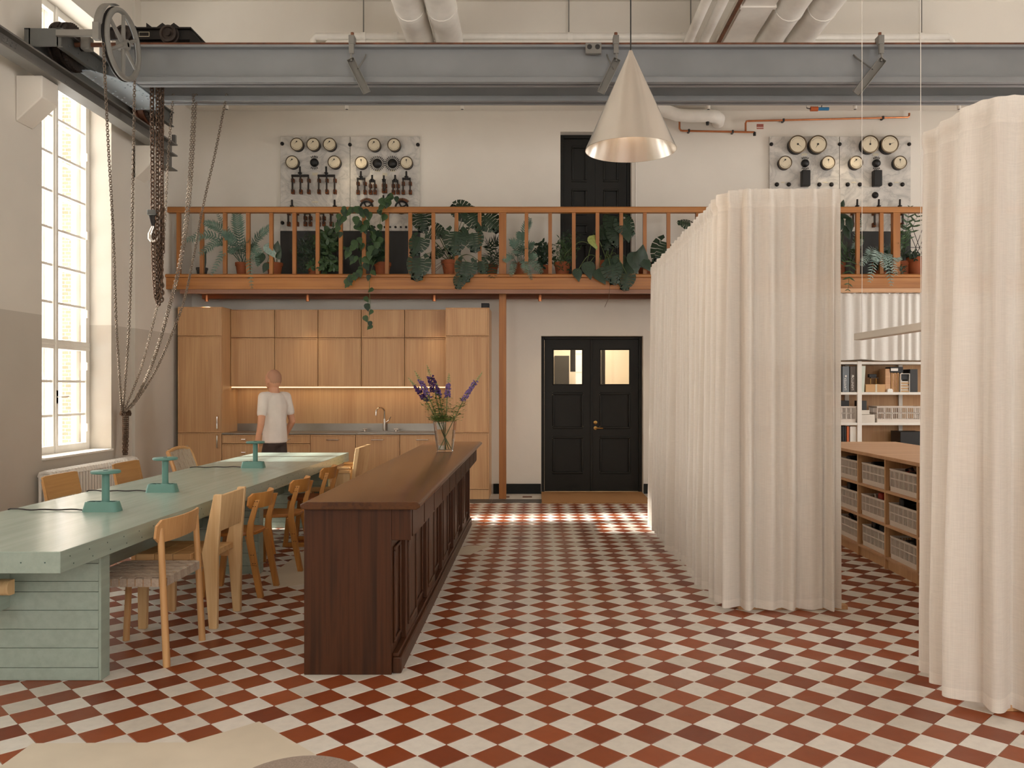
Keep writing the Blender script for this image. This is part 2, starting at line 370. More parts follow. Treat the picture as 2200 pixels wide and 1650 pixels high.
b = MB().box(XL, XR, 11.27, YB, -.003, -.001); b.build('cream_border', 'tile_cream', floor)
b = MB()
for k in range(12): b.box(-.82+k*.31, -.69+k*.31, 11.45, 11.58, -.002, .001)
b.build('border_inlay', 'deck_dark', floor)
# left wall with five tall windows
b = MB(); y = YF-.4
b.box(XL-.42, XL, YF-.4, 12.3, -.25, SILL); b.box(XL-.42, XL, YF-.4, 12.3, HEAD, ZC+.3)
edges = sorted([(c-WH, c+WH) for c in WIN]); prev = YF-.4
for a, c in edges+[(12.3, 12.3)]:
    b.box(XL-.42, XL, prev, a, SILL, HEAD); prev = c
b.box(XL, XL+.035, 10.2, YB, 0, ZC)
wl = b.build('wall_left', 'plaster_left'); struct(wl, 'pale plaster wall on the left with a greyer painted dado', 'wall')
for yc in (5.64, 8.055, 10.335):
    co = MB().prism([(XL,4.02),(-4.68,4.25),(-4.68,4.455),(XL,4.455)], yc-.135, yc+.135, 'y').build('corbel', 'plaster', wl, bevel=.01)
MB().box(XL, XL+.03, -3, 8.2, 0, .12).build('baseboard', 'plaster', wl)
# back wall with two door openings
DX0, DX1, DZ = .059, 1.505, 2.235; UX0, UX1, UZ = .33, 1.34, 5.13
b = MB()
b.box(-5.6, DX0, YB, 12.3, -.25, 3.0); b.box(DX1, XR+.4, YB, 12.3, -.25, 3.0); b.box(DX0, DX1, YB, 12.3, DZ, 3.0)
b.box(-5.6, UX0, YB, 12.3, 3.0, ZC+.3); b.box(UX1, XR+.4, YB, 12.3, 3.0, ZC+.3); b.box(UX0, UX1, YB, 12.3, UZ, ZC+.3); b.box(UX0, UX1, 12.22, 12.3, 3.0, UZ)
wb = b.build('wall_back', 'plaster'); struct(wb, 'pale plaster end wall behind kitchen and gallery', 'wall')
b = MB().box(-5.6, XR+.4, 10.35, YB, 5.42, ZC+.1); bk = b.build('trim_1', 'plaster', bevel=.03); struct(bk, 'plastered bulkhead soffit above the gallery', 'bulkhead')
b = MB(); b.box(-4.6, -2.6, 11.40, 11.45, 5.414, 5.42); b.box(1.85, 5.6, 11.40, 11.44, 5.414, 5.42); b.build('slot', 'black', bk)
b = MB().box(-5.6, XR+.4, YF-.4, 12.3, ZC, ZC+.25); struct(b.build('ceiling', 'ceiling_paint'), 'white painted ceiling', 'ceiling')
FILL_WIN = [(3.2,5.2),(8.1,10.1)]; b = MB(); b.box(XR, XR+.4, YF-.4, 12.3, -.25, .9); b.box(XR, XR+.4, YF-.4, 12.3, 5.2, ZC+.2); pv = YF-.4  # side windows out of view, added to brighten the space behind the curtains
for a, c in FILL_WIN+[(12.3,12.3)]: b.box(XR, XR+.4, pv, a, .9, 5.2); pv = c
wr = b.build('wall_right', 'plaster'); struct(wr, 'pale plaster wall on the right, outside the picture, with windows added for light', 'wall')
for a, c in FILL_WIN:
    portal((XR+.3, (a+c)/2, 3.05), (0, PI/2, 0), 4.3, c-a); b = MB()
    for q in (a, (a+c)/2-.03, c-.06): b.box(XR+.15, XR+.2, q, q+.06, .9, 5.2)
    for q in range(7): b.box(XR+.16, XR+.19, a, c, .9+q*.708, .94+q*.708)
    b.build('window_frame', 'window_paint', wr)
RW = [(-4.4,-2.8),(1.2,5.6)]  # unseen rear windows, widths shaped to light the curtain fronts
b = MB(); b.box(-5.6, XR+.4, YF-.4, YF, -.25, 1.4); b.box(-5.6, XR+.4, YF-.4, YF, 4.4, ZC+.2); pv = -5.6
for a, c in RW+[(XR+.4, XR+.4)]: b.box(pv, a, YF-.4, YF, 1.4, 4.4); pv = c
struct(b.build('wall_front', 'plaster'), 'plaster wall behind the camera with tall windows', 'wall')
for a, c in RW: portal(((a+c)/2, YF-.3, 2.9), (PI/2, 0, 0), c-a, 3.0)
# baseboards
b = MB(); b.prism([(0,0),(.0,.125),(-.012,.14),(-.03,.14),(-.03,0)], -.62, .055, 'x', Matrix.Translation((0,YB,0)))
struct(b.build('baseboard_back', 'baseboard_black'), 'black baseboard left of the double door', 'baseboard')
b = MB(); b.prism([(0,0),(.0,.125),(-.012,.14),(-.03,.14),(-.03,0)], 1.51, XR, 'x', Matrix.Translation((0,YB,0)))
struct(b.build('baseboard_right', 'baseboard_black'), 'black baseboard right of the double door', 'baseboard')
# windows of the left wall
def make_window():
    r = bpy.data.objects.new('window_1', None); COL.objects.link(r); struct(r, 'tall white casement window with small panes above the radiator', 'window')
    def sash(xp, nm):
        f = MB(); z0, z1 = SILL+.02, HEAD
        for ya, yb in ((-WH,-WH+.075),(WH-.075,WH),(-.045,.045)): f.box(xp-.03, xp+.03, ya, yb, z0, z1)
        f.box(xp-.029, xp+.029, -WH, WH, z0, z0+.08); f.box(xp-.029, xp+.029, -WH, WH, z1-.08, z1); f.box(xp-.034, xp+.034, -WH, WH, 1.92, 2.02)
        f.box(xp+.03, xp+.045, -.022, .022, z0, z1); f.box(xp+.034, xp+.044, -WH, WH, 1.965, 1.975)
        f.build('window_frame', 'window_paint', r, bevel=.006)
    sash(-5.21, 'i'); sash(-5.325, 'o')
    zs = [.875,1.20,1.57,1.92,2.02,2.416,2.816,3.21,3.605,4.01,4.41,4.81,5.2,5.52]
    for xp, gl in ((-5.21,True),(-5.325,False)):
        for s in (-1,1):
            ya, yb = (-WH+.075,-.045) if s < 0 else (.045, WH-.075)
            for i in range(len(zs)-1):
                if i in (0,1,4,5,6,7,8,9,10,11) and zs[i+1] not in (1.92,):
                    MB().box(xp-.014, xp+.014, ya, yb, zs[i+1]-.013, zs[i+1]+.013).build('glazing_bar', 'window_paint', r)
                if i != 3 and gl:
                    MB().box(xp-.003, xp+.003, ya, yb, zs[i], zs[i+1]).build('pane', 'window_glass', r)
    MB().box(-5.24, -4.90, -WH+.001, WH-.001, SILL-.0, SILL+.022).build('window_sill', 'window_paint', r, bevel=.005)
    h = MB().box(-5.18, -5.165, -.02, .02, 1.33, 1.47); h.tube([(-5.17,0,1.40),(-5.12,.0,1.40),(-5.11,.03,1.40),(-5.11,.12,1.405)], .008, 6); h.build('window_handle', 'white_metal', r, smooth=True)
    for z in (1.0,1.7,2.3,3.2,4.1): MB().cyl((-5.17,WH-.07,z),(-5.17,WH-.07,z+.09), .011, n=8).build('hinge', 'window_paint', r, smooth=True)
    return r
w1 = make_window(); w1.location = (0, WIN[0], 0)
for k, yc in enumerate(WIN):
    if k:
        c = copy_tree(w1); c.name = 'window_%d' % (k+1); c.location = (0, yc, 0); c['label'] = 'tall white casement window, number %d from the kitchen, outside the picture' % (k+1)
    portal((-5.40, yc, (SILL+HEAD)/2), (0, -PI/2, 0), HEAD-SILL, 2*WH)
for a, c in RW:
    b = MB(); b.box(a, c, YF-.25, YF-.2, 1.4, 1.48); b.box(a, c, YF-.25, YF-.2, 4.32, 4.4)
    for k in range(3): b.box(a+(c-a-.06)*k/2, a+(c-a-.06)*k/2+.06, YF-.25, YF-.2, 1.4, 4.4)
    for k in range(1,5): b.box(a, c, YF-.24, YF-.21, 1.4+.6*k-.015, 1.4+.6*k+.015)
    struct(b.build('window_%d' % (6+RW.index((a,c))), 'window_paint'), 'white window behind the camera sized for its light, %s one' % ('left','right')[RW.index((a,c))], 'window')
# outside: unseen block added to shade the nearer windows, and a brick pier
tag(MB().box(-40, -25, -40, 6.75, -5, 27).build('sun_blocker', 'brick_outside'), 'tall unseen brick block added to keep the sun off the nearer windows', 'blocker', kind='structure')
tag(MB().box(-8.05, -7.78, 14.2, 14.6, -3, 12).build('brick_pier', 'brick_outside'), 'pale brick pier seen through the left window', 'pier', kind='structure')
# runway beam of the crane
b = MB(); xw = -4.68
b.box(xw-.08, xw+.08, YF, 10.72, 4.455, 4.472); b.box(xw-.08, xw+.08, YF, 10.72, 4.595, 4.612); b.box(xw-.008, xw+.008, YF, 10.72, 4.47, 4.597)
rb = b.build('runway_beam', 'runway_grey'); tag(rb, 'grey steel runway beam on wall corbels by the window', 'beam')
MB().box(xw-.02, xw+.02, YF, 10.6, 4.612, 4.64).build('rail', 'rust', rb)
MB().box(xw+.03, xw+.075, 10.66, 10.70, 4.612, 4.72).build('end_stop', 'runway_grey', rb)
MB().prism([(10.3,4.456),(10.45,4.39),(10.5,4.28),(10.72,4.28),(10.72,4.456)], xw-.006, xw+.006, 'x').build('end_web', 'runway_grey', rb)
MB().box(xw-.08, xw+.08, 10.42, 10.72, 4.268, 4.28).build('end_flange', 'runway_grey', rb)
b = MB()
for yy in (7.3,7.36,7.42,7.48):
    for zz in (4.5,4.54,4.57): b.sph((xw+.009,yy+.5*(zz-4.5),zz), .009, 6, 4)
for yy in (8.3,8.32): b.sph((xw+.009,yy,4.53), .01, 6, 4)
tag(b.build('rivets', 'runway_grey', rb, smooth=True), kind='stuff')
# double door of the end wall
def leaf(par, x0, x1, y, z0, z1, glass, panels):
    f = MB(); sx = .115
    zs = sorted(set([z0]+[p[0] for p in panels]+[p[1] for p in panels]+([glass[0],glass[1]] if glass else [])+[z1]))
    f.box(x0, x0+sx, y, y+.05, z0, z1); f.box(x1-sx, x1, y, y+.05, z0, z1)
    op = sorted(list(panels)+([glass] if glass else [])); pv = z0
    for a, c in op+[(z1,z1)]:
        f.box(x0+sx, x1-sx, y, y+.05, pv, a); pv = c
    lf = f.build('door_leaf', 'door_black', par)
    for a, c in panels:
        m = MB()
        for q0, q1, d0 in ((0,.028,.002),(.028,.045,.012)):
            pass
        X0_, X1_ = x0+sx, x1-sx
        for (xa,xb,za,zb) in ((X0_,X1_,c-.03,c),(X0_,X1_,a,a+.03),(X0_,X0_+.03,a+.03,c-.03),(X1_-.03,X1_,a+.03,c-.03)): m.box(xa,xb,y-.012,y+.03,za,zb)
        m.build('moulding', 'door_black', lf, bevel=.008)
        MB().box(X0_+.02, X1_-.02, y+.018, y+.03, a+.02, c-.02).build('door_panel', 'door_black', lf)
    if glass:
        a, c = glass; m = MB(); X0_, X1_ = x0+sx, x1-sx
        for (xa,xb,za,zb) in ((X0_,X1_,c-.018,c),(X0_,X1_,a,a+.018),(X0_,X0_+.018,a,c),(X1_-.018,X1_,a,c)): m.box(xa,xb,y-.006,y+.03,za,zb)
        m.build('glazing_bead', 'door_black', lf, bevel=.004)
        MB().box(X0_, X1_, y+.022, y+.028, a, c).build('pane', 'window_glass', lf)
    return lf
d1 = bpy.data.objects.new('door_1', None); COL.objects.link(d1); struct(d1, 'black double door with two small glazed panes and coir mat', 'door')
yd = 12.06
fr = MB(); fr.box(DX0+.001, DX0+.045, yd-.04, 12.29, 0, DZ-.001); fr.box(DX1-.045, DX1-.001, yd-.04, 12.29, 0, DZ-.001); fr.box(DX0+.045, DX1-.045, yd-.04, 12.29, DZ-.04, DZ-.001)
fr.build('door_frame', 'door_black', d1, bevel=.004); xm = (DX0+DX1)/2
for xa, xb in ((DX0+.047, xm-.002),(xm+.002, DX1-.047)):
    lf = leaf(d1, xa, xb, yd, .012, DZ-.042, (1.535,2.06), [(.26,.80),(.91,1.43)])
    if xa > xm-.1:
        hd = MB(); hd.lathe([(.026,0),(.026,.012),(.008,.014),(.008,.055)], 16, facing((xa+.055,yd,.92))); hd.tube([(xa+.055,yd-.05,.92),(xa+.07,yd-.055,.92),(xa+.16,yd-.052,.918)], .009, 8); hd.build('door_handle', 'brass', lf, smooth=True)
        MB().lathe([(.026,0),(.026,.010),(.012,.016),(0,.016)], 16, facing((xa+.055,yd,1.0))).build('lock_rosette', 'brass', lf, smooth=True)
MB().box(xm-.018, xm+.018, yd-.012, yd, .012, DZ-.042).build('astragal', 'door_black', d1, bevel=.004)
# lobby behind the glazed door
b = MB(); b.box(-.6,2.2,14.6,14.7,-.1,2.9); b.box(-.7,-.6,12.3,14.7,-.1,2.9); b.box(2.2,2.3,12.3,14.7,-.1,2.9); b.box(-.7,2.3,12.3,14.7,2.9,3.0); b.box(-.7,2.3,12.3,14.7,-.2,-.1)
lob = b.build('wall_lobby', 'plaster'); struct(lob, 'lobby walls behind the glazed double door', 'wall')
b = MB(); b.box(.3,.55,14.4,14.6,-.1,2.05); b.box(1.02,1.08,13.3,13.4,1.4,2.4); b.box(.52,.6,13.1,13.15,1.75,2.3); b.build('lobby_fitting', 'charcoal', lob)
ll = bpy.data.lights.new('lobby_lamp', 'POINT'); ll.energy = 45; ll.color = (1,.8,.55); ll.shadow_soft_size = .15
lo = bpy.data.objects.new('lobby_lamp', ll); COL.objects.link(lo); lo.location = (.8,13.5,2.6); lo.parent = lob
# gallery door
d2 = bpy.data.objects.new('door_2', None); COL.objects.link(d2); struct(d2, 'tall black panelled door on the gallery', 'door')
yu = 12.06
fr = MB(); fr.box(UX0+.001, UX0+.05, yu-.03, 12.2, 3.0, UZ-.001); fr.box(UX1-.05, UX1-.001, yu-.03, 12.2, 3.0, UZ-.001); fr.box(UX0+.05, UX1-.05, yu-.03, 12.2, UZ-.05, UZ-.001); fr.build('door_frame', 'door_black', d2, bevel=.004)
xm2 = (UX0+UX1)/2
for xa, xb in ((UX0+.052, xm2-.001),(xm2+.001, UX1-.052)):
    leaf(d2, xa, xb, yu, 3.012, UZ-.052, None, [(3.12,3.58),(3.70,3.86),(3.98,4.36),(4.46,4.98)])
hd = MB(); hd.tube([(UX1-.09,yu,3.87),(UX1-.09,yu-.05,3.87),(UX1-.2,yu-.05,3.87)], .011, 8); hd.build('door_handle', 'black', d2, smooth=True)
for z in (3.82, 3.93): MB().lathe([(.03,0),(.03,.01),(.014,.018),(0,.018)], 16, facing((UX1-.09,yu,z))).build('lock_rosette', 'chrome', d2, smooth=True)
# ---------------------------------------------------------------- gallery
g = thing('gallery', 'timber gallery platform with honey pine fascia over kitchen and door', 'gallery'); g['kind'] = 'structure'
MB().box(XL+.04, XR, 11.09, YB-.001, 2.90, 3.0).build('deck', 'deck_dark', g)
MB().box(XL, XR, 11.05, 11.09, 2.80, 2.955).build('fascia', 'pine_rail', g, bevel=.004)
MB().prism([(11.02,2.955),(11.02,2.985),(11.04,3.0),(11.2,3.0),(11.2,2.955)], XL, XR, 'x').build('fascia_cap', 'pine_rail', g, bevel=.004)
MB().box(-4.72, XR, 11.07, 11.12, 2.745, 2.80).build('steel_channel', 'pink_brown', g)
MB().box(-4.60, XR, 11.5, 11.58, 2.72, 2.90).build('joist', 'deck_dark', g)
for i in range(22): MB().box(XL+.2+i*.6, XL+.26+i*.6, 11.10, 11.87, 2.80, 2.90).build('joist', 'deck_dark', g)
for i in range(5): MB().box(XL+.04, XR, 11.1+i*.155, 11.1+i*.155+.15, 2.895, 2.8985).build('soffit_board', 'deck_dark', g)
rl = thing('gallery_railing', 'honey pine railing with slim square balusters along the gallery', 'railing', (0,0,3.0))
MB().prism([(11.085,.82),(11.085,.885),(11.10,.90),(11.16,.90),(11.175,.885),(11.175,.82)], XL+.02, XR, 'x').build('handrail', 'pine_rail', rl, bevel=.006)
bal = MB().box(-.024, .024, 11.108, 11.152, 0, .82).mesh('baluster', 'pine_post')
newels = [1080, 1502, 1502+422]
px = 384.5
while px < 2700:
    if min(abs(px-n) for n in newels) > 22: link('baluster', bal, rl, mtx=Matrix.Translation(((px-VX)/FPX*11.13,0,0)))
    px += 49.7 if px < 1080 else 50.8
for n in newels: MB().box((n-VX)/FPX*11.13-.048, (n-VX)/FPX*11.13+.048, 11.09, 11.17, 0, .82).build('newel_post', 'pine_post', rl, bevel=.004)
for n, lab in ((1080,'square pine column beside the tall kitchen cabinet, holding up the gallery'),(1502,'square pine gallery column hidden behind the long curtain')):
    xx = (n-VX)/FPX*11.33; tag(MB().box(xx-.048, xx+.048, 11.29, 11.385, 0, 2.795).build('timber_column', 'pine_post', bevel=.004), lab, 'column')
# copper spots below the gallery
for i, px in enumerate((444, 661, 933, 1160, 1403)):
    X = (px-VX)/FPX*11.3
    t_ = thing('copper_spotlight', ['leftmost small copper spotlight under the gallery by the wall','small copper spotlight under the gallery above the second wall cabinet','small copper spotlight under the gallery right of the trailing vine','small copper spotlight under the gallery left of the double door','small copper spotlight under the gallery beside the long curtain'][i], 'spotlight', (X,11.3,2.80), 0, 'copper spotlights under the gallery')
    MB().cyl((0,0,-.05),(0,0,-.135), .024, n=14).build('lamp_head', 'copper', t_, smooth=True); MB().cyl((0,0,.095),(0,0,-.05), .008, n=8).build('stem', 'copper_dark', t_, smooth=True)
    sp = bpy.data.lights.new('spot', 'SPOT'); sp.energy = 9; sp.spot_size = 1.5; sp.spot_blend = .8; sp.color = (1,.78,.5); sp.shadow_soft_size = .02
    so = bpy.data.objects.new('spot', sp); COL.objects.link(so); so.parent = t_; so.location = (0,0,-.14)
# white track spots of the bulkhead
for i, (px, X_) in enumerate(((487,0),(745,0),(993,0),(1522,0),(1837,0),(2060,0))):
    X = (px-VX)/FPX*11.3
    t_ = thing('ceiling_spotlight', ['white cylinder ceiling spotlight beside the hanging chains','white cylinder ceiling spotlight above the left gauge panel','white cylinder ceiling spotlight between gauge panel and gallery door','white cylinder ceiling spotlight in front of the white duct elbow','white cylinder ceiling spotlight above the right gauge panel','white cylinder ceiling spotlight above the near curtain'][i], 'spotlight', (X,11.3,5.42), 0, 'white ceiling spotlights')
    MB().cyl((0,0,-.02),(0,0,-.165), .026, n=14).build('lamp_head', 'white_metal', t_, smooth=True); MB().cyl((0,0,0),(0,0,-.02), .012, n=8).build('stem', 'white_metal', t_, smooth=True)
    MB().cyl((0,0,-.160),(0,0,-.1655), .019, n=12).build('lamp_lens', 'black', t_)
    MB().box(-.14,-.05,-.02,.02,-.012,0).build('track_adapter', 'white_metal', t_)
for X, nm in ((at(765,350,11.8).x,'left'),(at(1805,350,11.8).x,'right')):
    sp = bpy.data.lights.new('panel_spot', 'SPOT'); sp.energy = 26; sp.spot_size = 1.0; sp.spot_blend = .9; sp.color = (1,.82,.58); sp.shadow_soft_size = .03
    t_ = thing('panel_spotlight', 'white spotlight on the soffit washing the %s gauge panel, hidden by the girder' % nm, 'spotlight', (X,11.2,5.42), 0, 'panel wash spotlights')
    MB().cyl((0,0,0),(0,0,-.12), .03, n=14).build('lamp_head', 'white_metal', t_, smooth=True)
    so = bpy.data.objects.new('spot', sp); COL.objects.link(so); so.parent = t_; so.location = (0,0,-.125); so.rotation_euler = Vector((0,.6,-1.25)).to_track_quat('-Z','Y').to_euler()
# ================================================================== KITCHEN
KF, KU, KB = 11.28, 11.60, 11.87          # fronts of tall/base units, of wall units, back
def kx(px, Y=KF): return (px-VX)/FPX*Y
def front(par, x0, x1, z0, z1, y, handle=None, name='door', mat='oak'):
    e = .004
    d = MB().box(x0+e, x1-e, y-.002, y+.02, z0+e, z1-e).build(name, mat, par)
    m = MB(); q = .014
    for a,b_,c,d_ in ((x0+e,x1-e,z1-e-q,z1-e),(x0+e,x1-e,z0+e,z0+e+q),(x0+e,x0+e+q,z0+e+q,z1-e-q),(x1-e-q,x1-e,z0+e+q,z1-e-q)): m.box(a,b_,y-.012,y-.002,c,d_)
    m.build('edge_moulding', 'oak', d, bevel=.003)
    if handle:
        kind, hx, hz = handle; h = MB()
        if kind == 'v': h.tube([(hx,y-.012,hz-.085),(hx,y-.035,hz-.08),(hx,y-.037,hz),(hx,y-.035,hz+.08),(hx,y-.012,hz+.085)], .0085, 8)
        elif kind == 'h': h.tube([(hx-.085,y-.012,hz),(hx-.08,y-.035,hz),(hx,y-.037,hz),(hx+.08,y-.035,hz),(hx+.085,y-.012,hz)], .0075, 8)
        else: h.tube([(hx-.03,y-.012,hz),(hx-.027,y-.03,hz),(hx+.027,y-.03,hz),(hx+.03,y-.012,hz)], .006, 8)
        h.build('handle', 'chrome', d, smooth=True)
    return d
def carcass(par, x0, x1, y0, y1, z0, z1): return MB().box(x0+.001, x1-.001, y0+.02, y1, z0, z1).build('body', 'oak_dark', par)
ZT = 2.59; ZS = 2.195; ZCNT = .892
xa, xb = kx(382), kx(477)
t = thing('tall_cabinet', 'tall oak kitchen cabinet at the left end beside the window wall', 'cabinet', (0,0,0), 0, 'tall oak cabinets')
MB().box(xa, xb, KF+.02, KB, .13, ZT).build('body', 'oak', t, bevel=.002); MB().box(xa+.01, xb-.01, KF+.05, KB, 0, .13).build('plinth', 'oak_dark', t)
front(t, xa, xb, ZS, ZT, KF); front(t, xa, xb, ZCNT, ZS, KF, ('v', xb-.055, 1.03)); front(t, xa, xb, .13, ZCNT, KF, ('v', xb-.055, .775))
xc, xd = kx(957), kx(1051)
t = thing('tall_cabinet', 'tall oak kitchen cabinet at the right end beside the timber column', 'cabinet', (0,0,0), 0, 'tall oak cabinets')
MB().box(xc, xd, KF+.02, KB, .13, ZT-.01).build('body', 'oak', t, bevel=.002); MB().box(xc+.002, xd-.002, KF+.005, KB, 0, .13).build('plinth', 'oak', t)
front(t, xc, xd, ZS, ZT-.01, KF); front(t, xc, xd, ZCNT, ZS, KF); front(t, xc, xd, .13, ZCNT, KF)
ux = [xb+.001]+[kx(p, KU) for p in (590.5,683.5,776.5,869.5)]+[xc-.001]
nm = ['first','second','third','fourth','fifth']
for i in range(5):
    t = thing('wall_cabinet', '%s oak wall cabinet from the left, two stacked doors, above the worktop' % nm[i], 'cabinet', (0,0,0), 0, 'oak wall cabinets')
    carcass(t, ux[i], ux[i+1], KU, KB, 1.515, ZT-.01)
    front(t, ux[i], ux[i+1], ZS-.005, ZT-.005, KU); front(t, ux[i], ux[i+1], 1.51, ZS-.005, KU)
bx_ = [xb+.001]+[kx(p) for p in (572,667,764,859)]+[xc-.001]
lab = ['oak drawer unit next to the left tall cabinet, with small pulls','oak drawer unit behind the walking person, with small pulls','oak base cabinet with bar handle left of the sink','oak base cabinet with bar handle under the sink','oak base cabinet with bar handle behind the vase']
for i in range(5):
    t = thing('base_cabinet', lab[i], 'cabinet', (0,0,0), 0, 'oak base cabinets'); x0, x1 = bx_[i], bx_[i+1]; xm_ = (x0+x1)/2
    carcass(t, x0, x1, KF, KB, .13, ZCNT-.022); MB().box(x0, x1, KF+.06, KB, 0, .13).build('plinth', 'oak_dark', t)
    if i < 2:
        for a, b_ in ((.745,.868),(.52,.745),(.30,.52),(.13,.30)): front(t, x0, x1, a, b_, KF, ('p', xm_, (a+b_)/2), 'drawer')
    else: front(t, x0, x1, .13, .868, KF, ('h', xm_, .80))
# worktop with sink
sx = kx(818, 11.55)
t = thing('steel_worktop', 'stainless steel kitchen worktop with low upstand', 'worktop')
b = MB(); b.box(xb, sx-.27, KF-.012, KB, .870, ZCNT); b.box(sx+.27, xc, KF-.012, KB, .870, ZCNT); b.box(sx-.27, sx+.27, KF-.012, 11.40, .870, ZCNT); b.box(sx-.27, sx+.27, 11.74, KB, .870, ZCNT)
b.build('top', 'stainless', t, bevel=.003); MB().box(xb, xc, KB-.012, KB, ZCNT, .995).build('upstand', 'stainless', t)
b = MB(); b.box(sx-.27,sx+.27,11.40,11.41,.72,.889); b.box(sx-.27,sx+.27,11.73,11.74,.72,.889); b.box(sx-.27,sx-.26,11.40,11.74,.72,.889); b.box(sx+.26,sx+.27,11.40,11.74,.72,.889); b.box(sx-.27,sx+.27,11.40,11.74,.71,.72); ts = thing('kitchen_sink', 'inset stainless steel sink below the chrome tap', 'sink'); b.build('bowl', 'stainless', ts)
b = MB()
for a in ((sx-.28,sx+.28,11.385,11.40),(sx-.28,sx+.28,11.74,11.755),(sx-.28,sx-.265,11.40,11.74),(sx+.265,sx+.28,11.40,11.74)): b.box(a[0],a[1],a[2],a[3],ZCNT,ZCNT+.006)
b.build('rim', 'stainless', ts)
bp = MB().box(xb, xc, KB-.006, KB+.008, .995, 1.515).build('backsplash', 'oak'); tag(bp, 'oak veneer backsplash panel between worktop and wall cabinets', 'backsplash')
t = thing('led_strip', 'warm light strip below the wall cabinets', 'light', (0,0,0))
MB().box(ux[0]+.01, ux[5]-.01, KU+.01, KU+.04, 1.500, 1.5149).build('profile', 'aluminium', t); MB().box(ux[0]+.01, ux[5]-.01, KU-.003, KU+.012, 1.4985, 1.5145).build('diffuser', 'led_warm', t)
ld = bpy.data.lights.new('led', 'AREA'); ld.shape = 'RECTANGLE'; ld.size = ux[5]-ux[0]-.1; ld.size_y = .03; ld.energy = 1.5; ld.color = (1,.74,.42)
lo_ = bpy.data.objects.new('led', ld); COL.objects.link(lo_); lo_.parent = t; lo_.location = ((ux[0]+ux[5])/2, 11.72, 1.49); lo_.rotation_euler = (math.radians(12),0,0)
fx = kx(826, 11.78); t = thing('kitchen_tap', 'chrome kitchen tap with arched spout behind the sink', 'tap', (fx, 11.785, ZCNT))
MB().cyl((0,0,0),(0,0,.17), .024, .022, 16).build('body', 'chrome', t, smooth=True)
MB().tube([(0,0,.16),(0,0,.27)]+[(-.045+.045*math.cos(a),-.08+.08*math.cos(a),.27+.06*math.sin(a)) for a in [PI*k/10 for k in range(1,10)]]+[(-.09,-.16,.27),(-.09,-.16,.22)], .011, 10).build('spout', 'chrome', t, smooth=True)
MB().tube([(.02,0,.12),(.06,0,.15),(.09,-.01,.2)], .007, 8).build('lever', 'chrome', t, smooth=True)
for px, l in ((784,'left of the tap'),(851,'right of the tap')):
    t = thing('sink_knob', 'small chrome drain knob on the worktop %s' % l, 'knob', (kx(px,11.7), 11.70, ZCNT)); MB().cyl((0,0,0),(0,0,.02), .018, .012, 12).build('base', 'chrome', t, smooth=True); MB().cyl((-.03,0,.028),(.03,0,.028), .01, n=10).build('grip', 'chrome', t, smooth=True)
t = thing('speaker_box', 'small black speaker standing on top of the right tall cabinet', 'speaker', (kx(1043,11.6), 11.6, ZT-.01)); MB().box(-.055,.055,-.06,.06,0,.085).build('box', 'black', t, bevel=.005); MB().lathe([(.03,0),(.03,.004),(.0,.001)],16,facing((0,-.06,.042))).build('grille','charcoal',t)
cp = at(951, 897, 11.5); tag(MB().lathe([(.03,0),(.038,.10),(.034,.10),(.027,.006),(0,.006)],18,Matrix.Translation((cp.x,11.55,ZCNT))).build('white_cup','white_metal',smooth=True), 'white cup on the worktop behind the flower vase', 'cup')
